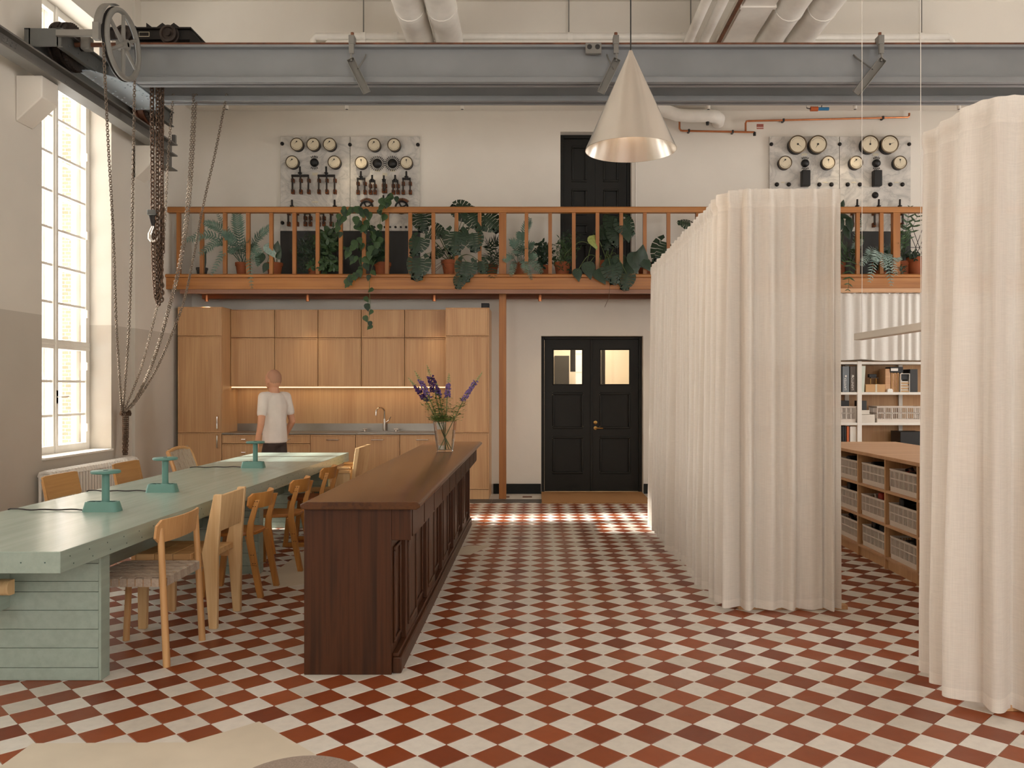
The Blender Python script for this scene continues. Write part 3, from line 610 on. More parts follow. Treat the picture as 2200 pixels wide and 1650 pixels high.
# ================================================================== PERSON
def person():
    root = thing('person', 'person in a pale short-sleeved shirt and dark trousers walking past the kitchen worktop', 'person', (-3.24, 10.35, 0), math.radians(58))
    # local: faces +Y, X to the person's right
    def chain(b, pts):
        for (p, r), (q, s) in zip(pts, pts[1:]):
            p = Vector(p); q = Vector(q); L = (q-p).length; n = max(2, int(L/.02))
            for k in range(n+1):
                f = k/n; rr = r+(s-r)*f if not isinstance(r, tuple) else tuple(a+(c-a)*f for a, c in zip(r, s))
                c_ = p.lerp(q, f); b.sph(c_, rr, 12, 8)
    def remesh(o, vox, sm=6):
        m = o.modifiers.new('merge','REMESH'); m.mode = 'VOXEL'; m.voxel_size = vox; m.use_smooth_shade = True
        s_ = o.modifiers.new('smooth','SMOOTH'); s_.factor = .5; s_.iterations = sm
        return o
    H_ = MB()
    chain(H_, [((0,.0,1.38),.068),((0,.02,1.50),.064)])                                   # neck
    H_.sph((0,.03,1.60), (.088,.108,.122), 20, 14); H_.sph((0,.055,1.54), (.066,.08,.068), 16, 10); H_.sph((0,.095,1.505), (.03,.028,.022))   # skull, jaw, chin
    H_.sph((0,.128,1.575), (.013,.02,.024)); H_.sph((0,.12,1.54), (.024,.012,.008)); 
    for s in (-1,1):
        H_.sph((s*.092,.02,1.58), (.012,.022,.034)); H_.sph((s*.032,.105,1.60), (.020,.018,.014))
        # arms
        hand = Vector((-.29,-.02,.80)) if s < 0 else Vector((.27,.14,.83))
        el = Vector((-.275,-.075,1.06)) if s < 0 else Vector((.26,-.02,1.08))
        chain(H_, [((s*.175,0,1.385),.055),(tuple(el),.042),(tuple(hand+Vector((0,0,.03))),.028)])
        d = (hand-el).normalized()
        chain(H_, [(tuple(hand), (.016,.036,.04)), (tuple(hand+d*.05), (.015,.04,.04))])
        for k in range(4):
            b0 = hand+d*.075+Vector((0,.03-.02*k,0)); l = (.07,.08,.075,.06)[k]
            m1 = b0+d*l*.5+Vector((-s*.006,.004,0)); m2 = b0+d*l+Vector((-s*.022,.012,0)); chain(H_, [(tuple(b0),.0095),(tuple(m1),.009),(tuple(m2),.0075)])
        b0 = hand+d*.02+Vector((0,.035,0)); chain(H_, [(tuple(b0),.012),(tuple(b0+d*.03+Vector((0,.025,0))),.0105),(tuple(b0+d*.06+Vector((-s*.006,.032,0))),.008)])
        # legs
        hip = (s*.07,0,.82); kn = (s*.095,.08 if s < 0 else -.03,.49); an = (s*.10,-.02 if s < 0 else -.13,.10)
        chain(H_, [(hip,.075),(kn,.056),(an,.04)])
    chain(H_, [((0,0,.90),(.135,.095,.10)),((0,0,1.10),(.135,.095,.10)),((0,.0,1.28),(.16,.105,.1)),((0,0,1.38),(.13,.08,.06))])
    body = remesh(H_.build('body', 'skin', root, smooth=True), .0065, 4)
    T = MB()
    chain(T, [((0,0,.84),(.175,.125,.04)),((0,0,.90),(.17,.122,.08)),((0,0,1.10),(.155,.115,.10)),((0,0,1.28),(.18,.122,.1)),((0,0,1.385),(.15,.09,.06)),((0,.005,1.42),(.085,.075,.03))])
    for s in (-1,1):
        el = Vector((-.275,-.075,1.06)) if s < 0 else Vector((.26,-.02,1.08)); sh = Vector((s*.175,0,1.385)); chain(T, [((s*.11,0,1.385),.07),(tuple(sh),.066),(tuple(sh.lerp(el,.60)),.060)])
    remesh(T.build('shirt', 'tshirt', root, smooth=True), .011, 4)
    P_ = MB(); chain(P_, [((0,0,.93),(.145,.105,.05)),((0,0,.82),(.155,.112,.06))])
    for s in (-1,1):
        hip = (s*.075,0,.79); kn = (s*.095,.08 if s < 0 else -.03,.49); an = (s*.10,-.02 if s < 0 else -.13,.10)
        chain(P_, [(hip,.088),(kn,.075),(an,.062)])
    remesh(P_.build('trousers', 'trousers', root, smooth=True), .011, 4)
    for s in (-1,1):
        y_ = -.02 if s < 0 else -.13
        S = MB(); chain(S, [((s*.10,y_-.03,.05),(.045,.05,.05)),((s*.10,y_+.06,.042),(.045,.06,.042)),((s*.10,y_+.15,.032),(.042,.05,.032))]); remesh(S.build('shoe', 'shoe', root, smooth=True), .009, 3)
    for s in (-1,1): MB().sph((s*.032,.117,1.602), .008, 8, 6).build('eye', 'charcoal', root, smooth=True)
    cap = MB()
    for j in range(7):
        pass
    cap.sph((0,.015,1.612), (.089,.098,.116), 18, 12); hr = remesh(cap.build('cropped_hair', 'hair', root, smooth=True), .01, 2)
person()
# ================================================================== TABLE
TX0, TX1, TY0, TY1, TZ = -3.25, -2.18, 3.83, 9.70, .75
t = thing('long_table', 'long mint green painted plank table with slab legs', 'table')
MB().box(TX0, TX1, TY0, TY1, TZ-.10, TZ).build('tabletop', 'mint_paint', t, bevel=.003)
b = MB()
for k in range(34):
    y = TY0+.08+k*.17
    b.cyl((TX1,y,TZ-.035),(TX1+.0012,y,TZ-.035), .0035, n=6); b.cyl((TX1,y+.03,TZ-.075),(TX1+.0012,y+.03,TZ-.075), .0035, n=6)
for k in range(8): b.cyl((TX1-.07-k*.11,TY0,TZ-.05),(TX1-.07-k*.11,TY0-.0012,TZ-.05), .0035, n=6)
tag(b.build('nail_heads', 'teal_dark', t), kind='stuff')
for yl in (4.29, 6.75, 8.95):
    lg = MB().box(TX1-.055-.012, TX1-.055, yl+.004, yl+.09, 0, TZ-.1).build('slab_leg', 'mint_paint', t)
    zs = [0,.066,.167,.263,.36,.455,.508,.60,TZ-.1]
    for i in range(8):
        MB().box(TX0+.07, TX1-.0675, yl, yl+.09, zs[i]+.0012, zs[i+1]-.0012).build('plank', 'mint_paint', lg, bevel=.0015, seg=1)
MB().box(-2.80, -2.70, 3.98, 9.25, .375, TZ-.1).build('stretcher', 'mint_paint', t, bevel=.003)
for y in (4.19, 9.10):
    d = MB(); d.prism([(.0+.035*math.cos(a), .50+.038*math.sin(a)) for a in [PI/2+PI*k/10 for k in range(11)]]+[(.03,.462),(.03,.538)][:2], -2.90, -2.63, 'x', Matrix.Translation((0,y,0))); d.build('peg', 'pine_chair', t, bevel=.003)
# desk lamps with cord
def lamp(x, y, lab, cord):
    r = thing('desk_lamp', lab, 'lamp', (x,y,TZ), 0, 'teal table lamps')
    w_, d_ = .108, .048; b = MB(); n = 8; rings = []
    def rr(wx, dy, z, rad):
        o = []
        for cx, cy, a0 in ((wx-rad,dy-rad,0),(-wx+rad,dy-rad,PI/2),(-wx+rad,-dy+rad,PI),(wx-rad,-dy+rad,3*PI/2)):
            for k in range(5): a = a0+PI/2*k/4; o.append((cx+rad*math.cos(a), cy+rad*math.sin(a), z))
        return o
    R = [rr(w_,d_,0,.02), rr(w_-.012,d_-.010,.056,.02), rr(w_-.015,d_-.013,.06,.02), rr(w_-.022,d_-.02,.06,.016), rr(w_-.026,d_-.024,.046,.014)]
    vs_ = [p for q in R for p in q]; m = 20; fs = [(j*m+i, j*m+(i+1)%m, (j+1)*m+(i+1)%m, (j+1)*m+i) for j in range(4) for i in range(m)]; fs += [list(range(m))[::-1], [4*m+i for i in range(m)]]
    b.add(vs_, fs); b.build('base_tray', 'teal', r, smooth=True)
    MB().cyl((.02,0,.04),(.02,0,.232), .022, n=20).build('column', 'teal', r, smooth=True)
    MB().lathe([(.0,0),(.078,0),(.084,.004),(.084,.014),(.079,.018),(.02,.018),(.0,.018)], 32, Matrix.Translation((.02,0,.230))).build('shade', 'teal', r, smooth=True)
    MB().cyl((.02,0,.248),(.02,0,.2505), .014, n=14).build('switch', 'teal_dark', r)
    for hx in (-.058,-.025,.07): MB().lathe([(.013,.047),(.013,.061),(.010,.061),(.010,.0475)],12,Matrix.Translation((hx,0,0))).build('pen_holder', 'teal_dark', r, smooth=True)
    MB().tube([(p[0],p[1],p[2]) for p in cord], .0048, 6).build('cord', 'cord_black', r, smooth=True)
def cordpts(x1, dy=0):
    o = []
    for k in range(17):
        f = k/16; o.append((-.105-(x1)*f, dy*f*f+.012*math.sin(f*7), .006+.004*math.sin(f*9)**2))
    return o+[(-.105-x1-.012, dy, .002)]
lamp(-2.641,5.09,'teal table lamp nearest the front end of the table',cordpts(.49,.05)); lamp(-2.697,6.03,'teal table lamp in the middle of the table',cordpts(.44,.02)); lamp(-2.66,7.85,'teal table lamp farthest along the table, towards the kitchen',cordpts(.47,-.02))
# ================================================================== CHAIRS (local: front -X, width along Y)
def slab_curve(y0, y1, z0, z1, xf, th, n=14, rnd=.02, lean=0):
    """backrest board following x = xf(y), rounded ends"""
    b = MB(); vs_ = []; 
    for i in range(n+1):
        y = y0+(y1-y0)*i/n; e = min(y-y0, y1-y)
        k = 0 if e > rnd else rnd-math.sqrt(max(0,rnd*rnd-(rnd-e)**2))
        for (z, dx) in ((z0+k,0),(z1-k,0),(z1-k,th),(z0+k,th)): vs_.append((xf(y)+dx+lean*(z-z0), y, z))
    fs = []
    for i in range(n):
        for k in range(4): fs.append((i*4+k, i*4+(k+1)%4, (i+1)*4+(k+1)%4, (i+1)*4+k))
    fs += [(3,2,1,0), tuple(n*4+k for k in range(4))]
    return b.add(vs_, fs)
def chair_woven(lab, loc, rz=0):
    r = thing('woven_seat_chair', lab, 'chair', loc, rz)
    for s in (-1,1):
        MB().cyl((.225,s*.238,0),(.188,s*.232,.745), .0195, .017, 14).build('leg', 'beech', r, smooth=True); MB().cyl((-.225,s*.235,0),(-.20,s*.225,.44), .019, .018, 14).build('leg', 'beech', r, smooth=True)
        MB().box(-.21,.20,s*.225-.014,s*.225+.014,.432,.468).build('seat_rail', 'beech', r, bevel=.004)
    for x in (-.205,.20): MB().box(x-.014,x+.014,-.225,.225,.432,.468).build('seat_rail', 'beech', r, bevel=.004)
    for k in range(9):
        x = -.18+k*.043
        p = [(x,-.243,.43),(x,-.243,.474)]+[(x,-.22+.44*q/10,.476+(.0022 if (q+k)%2 else -.0018)) for q in range(11)]+[(x,.243,.474),(x,.243,.43)]
        b = MB(); vs_ = []
        for q in p: vs_ += [(q[0]-.0195,q[1],q[2]),(q[0]+.0195,q[1],q[2])]
        b.add(vs_, [(2*i,2*i+1,2*i+3,2*i+2) for i in range(len(p)-1)]); o = b.build('strap', 'webbing', r); sm = o.modifiers.new('th','SOLIDIFY'); sm.thickness = .0025
    for k in range(10):
        y = -.195+k*.0433
        p = [(-.222,y,.43),(-.222,y,.474)]+[(-.20+.40*q/9,y,.476+(-.0018 if (q+k)%2 else .0022)) for q in range(10)]+[(.216,y,.474),(.216,y,.43)]
        b = MB(); vs_ = []
        for q in p: vs_ += [(q[0],q[1]-.0195,q[2]),(q[0],q[1]+.0195,q[2])]
        b.add(vs_, [(2*i,2*i+1,2*i+3,2*i+2) for i in range(len(p)-1)]); o = b.build('strap', 'webbing_light' if k % 2 else 'webbing', r); sm = o.modifiers.new('th','SOLIDIFY'); sm.thickness = .0025
    slab_curve(-.275,.275,.665,.79, lambda y: .208-.55*y*y, .013, 16, .03, .12).build('backrest', 'beech', r, smooth=True)
    return r
def chair_pine(lab, loc, rz=0):
    r = thing('pine_plank_chair', lab, 'chair', loc, rz)
    for s in (-1,1):
        MB().prism([(.195,0),(.245,0),(.25,.45),(.275,.835),(.225,.835),(.15,.47),(.165,.35)], s*.205-.017, s*.205+.017, 'y').build('back_leg', 'pine_chair', r, bevel=.004)
        MB().prism([(-.245,0),(-.195,0),(-.185,.43),(-.25,.43)], s*.205-.017, s*.205+.017, 'y').build('leg', 'pine_chair', r, bevel=.004)
    for k in range(4): MB().box(-.255+.114*k, -.255+.114*(k+1)-.003, -.225 if k < 3 else -.187, .225 if k < 3 else .187, .43, .468).build('seat_board', 'pine_seat', r, bevel=.003)
    b = slab_curve(-.205,.205,.60,.83, lambda y: .232-.1*y*y, .022, 10, .004, .09); b.build('backrest', 'pine_chair', r, bevel=.004)
    MB().box(-.2,.17,-.19,-.165,.38,.43).build('apron', 'pine_seat', r); MB().box(-.2,.17,.165,.19,.38,.43).build('apron', 'pine_seat', r)
    return r
def chair_birch(lab, loc, rz=0, wood_='birch', seat_='birch_seat', sled=False):
    r = thing('birch_chair', lab, 'chair', loc, rz)
    pts = []
    for k in range(25):
        a = 2*PI*k/24; c_, s_ = math.cos(a), math.sin(a); sg = lambda v: (1 if v >= 0 else -1)
        pts.append((-.035+.19*sg(c_)*abs(c_)**.62, .195*sg(s_)*abs(s_)**.62*(1 if c_ < 0 else .92)))
    MB().prism(pts[:-1], .436, .462).build('seat', seat_, r, bevel=.006)
    for s in (-1,1):
        def plank(prof, y0, y1, nm_):     # flat strip following prof in x-z
            b = MB(); vs_ = []; N = len(prof)
            for i, (x, z, wd) in enumerate(prof):
                vs_ += [(x-wd/2,y0,z),(x+wd/2,y0,z),(x+wd/2,y1,z),(x-wd/2,y1,z)]
            fs = [(0,3,2,1), tuple(4*(N-1)+k for k in range(4))]
            for i in range(N-1):
                for k in range(4): fs.append((4*i+k, 4*i+(k+1)%4, 4*i+4+(k+1)%4, 4*i+4+k))
            b.add(vs_, fs); return b.build(nm_, wood_, r, bevel=.003)
        plank([(.205,0,.040),(.165,.20,.042),(.125,.42,.046),(.118,.436,.046)], s*.182-.019, s*.182+.019, 'leg')
        plank([(-.215,0,.038),(-.19,.22,.040),(-.165,.42,.046),(-.16,.436,.046)], s*.17-.019, s*.17+.019, 'leg')
        U = [(.172,.235,.040),(.155,.33,.042),(.138,.42,.046),(.134,.47,.046),(.142,.54,.042),(.165,.62,.038),(.19,.70,.034)]
        plank(U, s*.205-.010, s*.205+.010, 'upright')
        b = MB()
        for (x,z) in ((.168,.25),(.155,.31),(.17,.655),(.182,.69)):
            for d in (-.008,.008): b.cyl((x+d,s*.2155,z),(x+d,s*.2170,z), .0035, n=6)
        tag(b.build('screws', 'black_iron', r), kind='stuff')
        if sled: MB().box(-.235,.22,s*.17-.02,s*.17+.02,.0,.04).build('runner', wood_, r, bevel=.004)
    slab_curve(-.215,.215,.635,.745, lambda y: .198-1.9*y*y if abs(y) < .215 else .11, .014, 18, .025, .15).build('backrest', wood_, r, smooth=True)
    return r
def chair_ply(lab, loc, rz, full):
    r = thing('plywood_chair', lab, 'chair', loc, rz); z0 = .56 if full else .66
    slab_curve(-.235,.235,z0,.835, lambda y: .195-.25*y*y+(z0-.45)*.22, .014, 12, .006, .22).build('backrest', 'plywood', r, smooth=True)
    for s in (-1,1):
        MB().prism([(.22,0),(.26,0),(.215,.44),(.285,.80),(.262,.80),(.18,.44)], s*.212-.014, s*.212+.014, 'y').build('back_leg', 'beech', r, bevel=.004)
        MB().prism([(-.22,0),(-.185,0),(-.175,.44),(-.215,.44)], s*.212-.015, s*.212+.015, 'y').build('leg', 'beech', r, bevel=.004)
        MB().box(-.2,.2,s*.212-.01,s*.212+.01,.39,.44).build('seat_rail', 'beech', r)
    MB().box(-.225,.20,-.225,.225,.44,.458).build('seat', 'plywood', r, bevel=.006)
    return r
def chair_web(lab, loc, rz):
    r = thing('webbed_chair', lab, 'armchair', loc, rz)
    path = lambda t_: (.10+.25*t_, .40+.475*t_)
    for s in (-1,1):
        P_ = [(-.33,s*.26,.40),(-.1,s*.26,.37),(.06,s*.26,.375),(.13,s*.26,.45),(.20,s*.26,.62),(.26,s*.26,.80),(.29,s*.25,.86)]
        MB().tube(P_, .02, 8).build('side_frame', 'beech', r, smooth=True)
        MB().tube([(-.30,s*.29,0),(-.29,s*.29,.5),(-.25,s*.29,.57),(-.1,s*.29,.59),(.2,s*.29,.57)], .018, 8).build('arm_frame', 'beech', r, smooth=True); MB().tube([(.2,s*.29,.57),(.24,s*.29,0)], .018, 8).build('leg', 'beech', r, smooth=True)
    MB().tube([(.29,y,.86+.03*(1-(y/.25)**2)) for y in [-.25+.05*k for k in range(11)]], .018, 8).build('top_rail', 'beech', r, smooth=True)
    prof = [(-.33,.42),(-.2,.40),(-.05,.385),(.06,.40),(.125,.47),(.16,.55),(.195,.635),(.225,.715),(.255,.79),(.285,.865)]
    for k in range(9):
        y = -.215+k*.0537; b = MB(); vs_ = []
        for i, (x, z) in enumerate(prof):
            o_ = .003 if (i+k) % 2 else -.003; vs_ += [(x-o_,y-.024,z+.012),(x-o_,y+.024,z+.012)]
        b.add(vs_, [(2*i,2*i+1,2*i+3,2*i+2) for i in range(len(prof)-1)]); o = b.build('strap', 'webbing_light', r); o.modifiers.new('th','SOLIDIFY').thickness = .003
    for i in range(1, len(prof)):
        x, z = prof[i]; dx, dz = prof[i][0]-prof[i-1][0], prof[i][1]-prof[i-1][1]; L = math.hypot(dx,dz); dx, dz = dx/L*.022, dz/L*.022
        b = MB(); vs_ = []
        for k in range(11):
            y = -.24+.048*k; o_ = .003 if (i+k) % 2 else -.003; vs_ += [(x-dx+o_,y,z-dz+.012),(x+dx+o_,y,z+dz+.012)]
        b.add(vs_, [(2*q,2*q+1,2*q+3,2*q+2) for q in range(10)]); o = b.build('strap', 'webbing', r); o.modifiers.new('th','SOLIDIFY').thickness = .003
    return r
def chair_box(lab, loc, rz=0):
    r = thing('pine_armchair', lab, 'armchair', loc, rz)
    MB().prism([(.02,.0),(.06,.0),(.06,.45),(.12,.865),(.075,.865),(.02,.45)], -.30, .30, 'y').build('backrest', 'pine_chair', r, bevel=.006)
    for s in (-1,1):
        MB().box(-.17,.018,s*.285-.015,s*.285+.015,0,.60).build('side_panel', 'pine_chair', r, bevel=.003); MB().box(-.18,.018,s*.285-.03,s*.285+.03,.60,.632).build('armrest', 'pine_seat', r, bevel=.003); MB().box(-.18,.018,s*.285-.022,s*.285+.022,.642,.665).build('arm_cap', 'pine_seat', r, bevel=.003)
        MB().box(-.16,0,s*.285-.012,s*.285+.012,.63,.643).build('arm_spacer', 'pine_seat', r)
    MB().box(-.42,.018,-.268,.268,.40,.44).build('seat', 'pine_seat', r, bevel=.004); MB().box(-.42,-.39,-.268,.268,.30,.398).build('apron', 'pine_chair', r)
    return r
chair_woven('beech chair with woven webbing seat, nearest on the bar side of the table', (-2.215,4.74,0))
chair_pine('chunky pale pine chair with solid board back, second on the bar side of the table', (-2.235,5.425,0))
chair_birch('honey birch chair with curved backrest, third on the bar side of the table', (-2.18,6.17,0))
chair_birch('honey birch chair beside the near bar corner, fourth on the bar side', (-2.14,7.035,0))
chair_birch('reddish birch chair on floor runners, fifth on the bar side of the table', (-2.16,8.07,0), 0, 'birch', 'redwood', True)
chair_box('boxy knotty pine armchair at the far end of the bar side', (-1.99,9.12,0))
chair_ply('plywood chair with a narrow back board, nearest on the window side of the table', (-3.42,6.48,0), PI, False)
chair_ply('plywood chair with a solid full back, middle one on the window side of the table', (-3.42,7.52,0), PI, True)
chair_web('webbed armchair with checkered strap back, far one on the window side of the table', (-3.36,8.53,0), PI)
# ================================================================== BAR COUNTER
t = thing('bar_counter', 'long dark brown wooden bar counter with panelled side', 'counter')
BX0, BX1, BY0, BY1, BZ = -1.218, -.761, 4.376, 9.12, .909
MB().box(BX0, BX1, BY0, BY1, 0, BZ-.04).build('body', 'walnut_bar', t, bevel=.003)
MB().prism([(-1.205,BZ-.04),(-1.205-.02,BZ-.03),(-1.205-.02,BZ-.012),(-1.195,BZ),(-.623,BZ),(-.605,BZ-.012),(-.605,BZ-.028),(-.625,BZ-.04)], 4.33, 9.21, 'y').build('top', 'walnut_top', t, bevel=.004)
MB().box(BX1, -.661, BY0, BY1, .703, BZ-.04).build('frieze', 'walnut_bar', t, bevel=.003)
for k in range(10): MB().box(-.661, -.657, 4.43+k*.47, 4.43+k*.47+.44, .715, .86).build('frieze_panel', 'walnut_bar', t, bevel=.0015, seg=1)
MB().box(BX1, -.712, BY0+.02, BY1, 0, .085).build('plinth', 'walnut_bar', t, bevel=.006); MB().box(BX1, -.728, BY0+.03, BY1, .085, .105).build('plinth_cap', 'walnut_bar', t, bevel=.004)
ys = [4.68, 5.56, 6.44, 7.32, 8.20, 9.06]
for k, y in enumerate(ys):
    y1 = min(y+.46, 9.12)
    d = MB().box(BX1, BX1+.028, y, y1, .105, .70).build('door', 'walnut_bar', t, bevel=.003)
    if y1-y > .3:
        m = MB()
        for a in ((y+.07,y1-.07,.16,.18),(y+.07,y1-.07,.63,.65),(y+.07,y+.09,.18,.63),(y1-.09,y1-.07,.18,.63)): m.box(BX1+.026,BX1+.036,a[0],a[1],a[2],a[3])
        m.build('moulding', 'walnut_bar', d, bevel=.004)
    a0 = BY0+.0 if k == 0 else ys[k-1]+.46
    if y-a0 > .15:
        m = MB()
        for a in ((a0+.05,y-.05,.15,.17),(a0+.05,y-.05,.64,.66),(a0+.05,a0+.07,.17,.64),(y-.07,y-.05,.17,.64)): m.box(BX1,BX1+.012,a[0],a[1],a[2],a[3])
        m.build('panel_moulding', 'walnut_bar', t, bevel=.004)
# stool in the foreground
t = thing('round_stool', 'round stool with grey-brown upholstered top at the bottom edge', 'stool', (-.655,2.27,0))
MB().lathe([(0,.37),(.165,.37),(.188,.385),(.192,.405),(.18,.425),(.15,.434),(0,.437)], 40).build('cushion', 'cushion', t, smooth=True)
for k in range(3):
    a = PI/2+2*PI*k/3; MB().cyl((.13*math.cos(a),.13*math.sin(a),.37),(.17*math.cos(a),.17*math.sin(a),0), .018, n=12).build('leg', 'birch', t, smooth=True)
# radiator
t = thing('radiator', 'white ribbed column radiator below the window', 'radiator', (-4.82,0,0))
sec = MB()
for dx in (-.055,0,.055): sec.tube([(dx,0,.16),(dx,0,.62)], .017, 8)
sec.tube([(-.062,0,.62),(-.05,0,.655),(0,0,.668),(.05,0,.655),(.062,0,.62)], .022, 8); sec.tube([(-.062,0,.17),(-.05,0,.14),(0,0,.125),(.05,0,.14),(.062,0,.17)], .022, 8)
sm_ = sec.mesh('section', 'radiator_white', True)
for k in range(31): link('section', sm_, t, mtx=Matrix.Translation((0,8.22+k*.058,0)))
MB().cyl((0,8.16,.625),(0,10.03,.625), .024, n=12).build('top_header', 'radiator_white', t, smooth=True); MB().cyl((0,8.16,.17),(0,10.03,.17), .024, n=12).build('bottom_header', 'radiator_white', t, smooth=True)
MB().cyl((0,10.03,.625),(0,10.11,.625), .018, n=10).build('valve', 'white_metal', t, smooth=True)
for y in (8.28,9.9): MB().box(-.03,.03,y-.012,y+.012,0,.16).build('foot', 'radiator_white', t)
# doormat
tag(MB().box(.06,1.49,10.83,11.95,0,.018).build('doormat','coir',bevel=.004), 'brown coir doormat in front of the black double door', 'doormat')
# ================================================================== CRANE
GY1, GY2, GZ0, GZ1 = 8.85, 9.42, 4.70, 5.10
cr = thing('overhead_crane', 'grey steel overhead crane bridge with two girders and spoked hand wheel', 'crane')
for gy, nm_ in ((GY1,'a'),(GY2,'b')):
    b = MB(); b.box(-4.62, XR, gy-.008, gy+.008, GZ0, GZ1)
    g_ = b.build('girder', 'steel_blue', cr)
    MB().box(-4.4, XR, gy-.08, gy+.08, GZ0, GZ0+.058).build('bottom_flange', 'steel_blue', g_, bevel=.004)
    MB().box(-4.4, XR, gy-.08, gy+.08, GZ1-.03, GZ1-.005).build('top_flange', 'steel_blue', g_, bevel=.003)
    MB().box(-4.45, XR, gy-.06, gy+.06, GZ1-.005, GZ1+.022).build('rail', 'rust', g_)
for xx in (-4.80,-4.535):   # end carriage channels
    b = MB(); b.box(xx-.006, xx+.006, 7.92, 10.35, 4.72, 4.90); s = 1 if xx > -4.7 else -1
    b.box(xx-.006, xx+.05*s if s > 0 else xx+.006, 7.92, 10.35, 4.89, 4.902) if s > 0 else b.box(xx-.05, xx+.006, 7.92, 10.35, 4.89, 4.902)
    b.box(min(xx,xx+.05*s), max(xx,xx+.05*s), 7.92, 10.35, 4.718, 4.73); b.build('carriage_channel', 'steel_grey', cr)
MB().box(-4.85, -4.50, 7.92, 7.94, 4.73, 4.90).build('end_plate', 'steel_grey', cr, bevel=.003); MB().box(-4.85, -4.50, 10.33, 10.35, 4.76, 4.90).build('end_plate', 'steel_grey', cr, bevel=.003)
gp = MB().prism([(-4.62,8.43),(-4.50,8.43),(-4.22,8.80),(-4.22,9.45),(-4.36,9.62),(-4.62,9.62)], 4.688, 4.699).build('gusset_plate', 'steel_light', cr)
rv = MB()
for k in range(12):
    f = k/11; rv.sph((-4.59,8.47+1.1*f,4.688), .012, 6, 4); rv.sph((-4.46+.19*min(1,f*2.2),8.47+.95*f,4.688), .012, 6, 4)
for k in range(9): rv.sph((-4.53+.15*(k%2),8.6+.1*k,4.688), .012, 6, 4)
for k in range(5): rv.sph((-4.56+.05*k,9.58-.02*k,4.688), .012, 6, 4); rv.sph((-4.30,8.86+.13*k,4.688), .012, 6, 4)
tag(rv.build('rivets', 'steel_light', gp, smooth=True), kind='stuff')
rv = MB()
for k in range(14): rv.sph((-4.50,8.05+.17*k,4.903), .011, 6, 4); rv.sph((-4.527,8.1+.17*k,4.80), .009, 6, 4)
tag(rv.build('rivets', 'steel_grey', cr, smooth=True), kind='stuff')
def yz(c, R=0): return Matrix.Translation(c) @ Matrix.Rotation(PI/2, 4, 'Y')
for yc in (8.32, 10.02):
    wh = MB().lathe([(.03,-.06),(.20,-.06),(.235,-.055),(.235,-.035),(.205,-.03),(.205,.03),(.235,.035),(.235,.055),(.2,.06),(.03,.06)], 36, yz((xw,yc,4.875))).build('runner_wheel', 'dark_iron' if yc < 9 else 'rust', cr, smooth=True)
    gr = MB(); n = 44; pts = []
    for k in range(n*2):
        a = PI*k/n; r_ = .232 if k % 2 else .215; pts.append((yc+r_*math.cos(a), 4.875+r_*math.sin(a)))
    gr.prism(pts, xw+.065, xw+.10, 'x').build('gear_ring', 'dark_iron', wh)
    MB().cyl((-4.86,yc,4.875),(-4.48,yc,4.875), .035, n=14).build('axle', 'black_iron', wh, smooth=True)
for yc, rr_ in ((8.22,.12),(8.42,.15)):
    gr = MB(); n = 24; pts = []
    for k in range(n*2):
        a = PI*k/n; r_ = rr_ if k % 2 else rr_-.014; pts.append((yc+r_*math.cos(a), 4.96+r_*math.sin(a)))
    gr.prism(pts, xw-.02, xw+.03, 'x').build('pinion', 'dark_iron', cr)
# drive shaft & hand wheel
WX, WY, WZ, WR = -4.05, 8.20, 4.855, .335
MB().cyl((-4.52,WY,WZ),(WX+.05,WY,WZ), .022, n=12).build('drive_shaft', 'rust', cr, smooth=True)
MB().box(-4.45,-4.36,WY-.05,WY+.05,4.80,4.93).build('bearing', 'cast_grey', cr, bevel=.015); MB().cyl((-4.405,WY,4.92),(-4.405,WY,4.97), .02, n=8).build('grease_cup', 'rust', cr, smooth=True)
hw = MB().torus((0,0,0), WR-.02, .026, 48, 10, yz((WX,WY,WZ))).build('hand_wheel', 'cast_grey', cr, smooth=True)
MB().torus((0,0,-.03), WR-.005, .014, 48, 8, yz((WX,WY,WZ))).build('chain_groove', 'black_iron', hw, smooth=True)
for k in range(6):
    a = 2*PI*k/6+PI/6; MB().tube([(WX,WY+.04*math.cos(a),WZ+.04*math.sin(a)),(WX,WY+(WR-.02)*math.cos(a),WZ+(WR-.02)*math.sin(a))], [.022,.016], 8).build('spoke', 'cast_grey', hw, smooth=True)
MB().cyl((WX-.05,WY,WZ),(WX+.05,WY,WZ), .05, n=18).build('hub', 'cast_grey', hw, smooth=True)
ga = MB(); A = [PI/2+.1+k*.11 for k in range(13)]
ga_v = []
for a in A: ga_v += [(WX-.10,WY+(WR+.03)*math.cos(a),WZ+(WR+.03)*math.sin(a)),(WX-.02,WY+(WR+.03)*math.cos(a),WZ+(WR+.03)*math.sin(a))]
ga.add(ga_v, [(2*i,2*i+1,2*i+3,2*i+2) for i in range(12)]); o = ga.build('chain_guard', 'cast_grey', hw, smooth=True); o.modifiers.new('th','SOLIDIFY').thickness = .006
MB().box(-4.52,WX-.06,WY-.34,WY-.30,WZ-.05,WZ+.01).build('guard_arm', 'cast_grey', cr, bevel=.004); MB().box(WX-.10,WX-.04,WY-.39,WY-.33,WZ-.10,WZ+.06).build('guard_bracket', 'cast_grey', cr, bevel=.004)
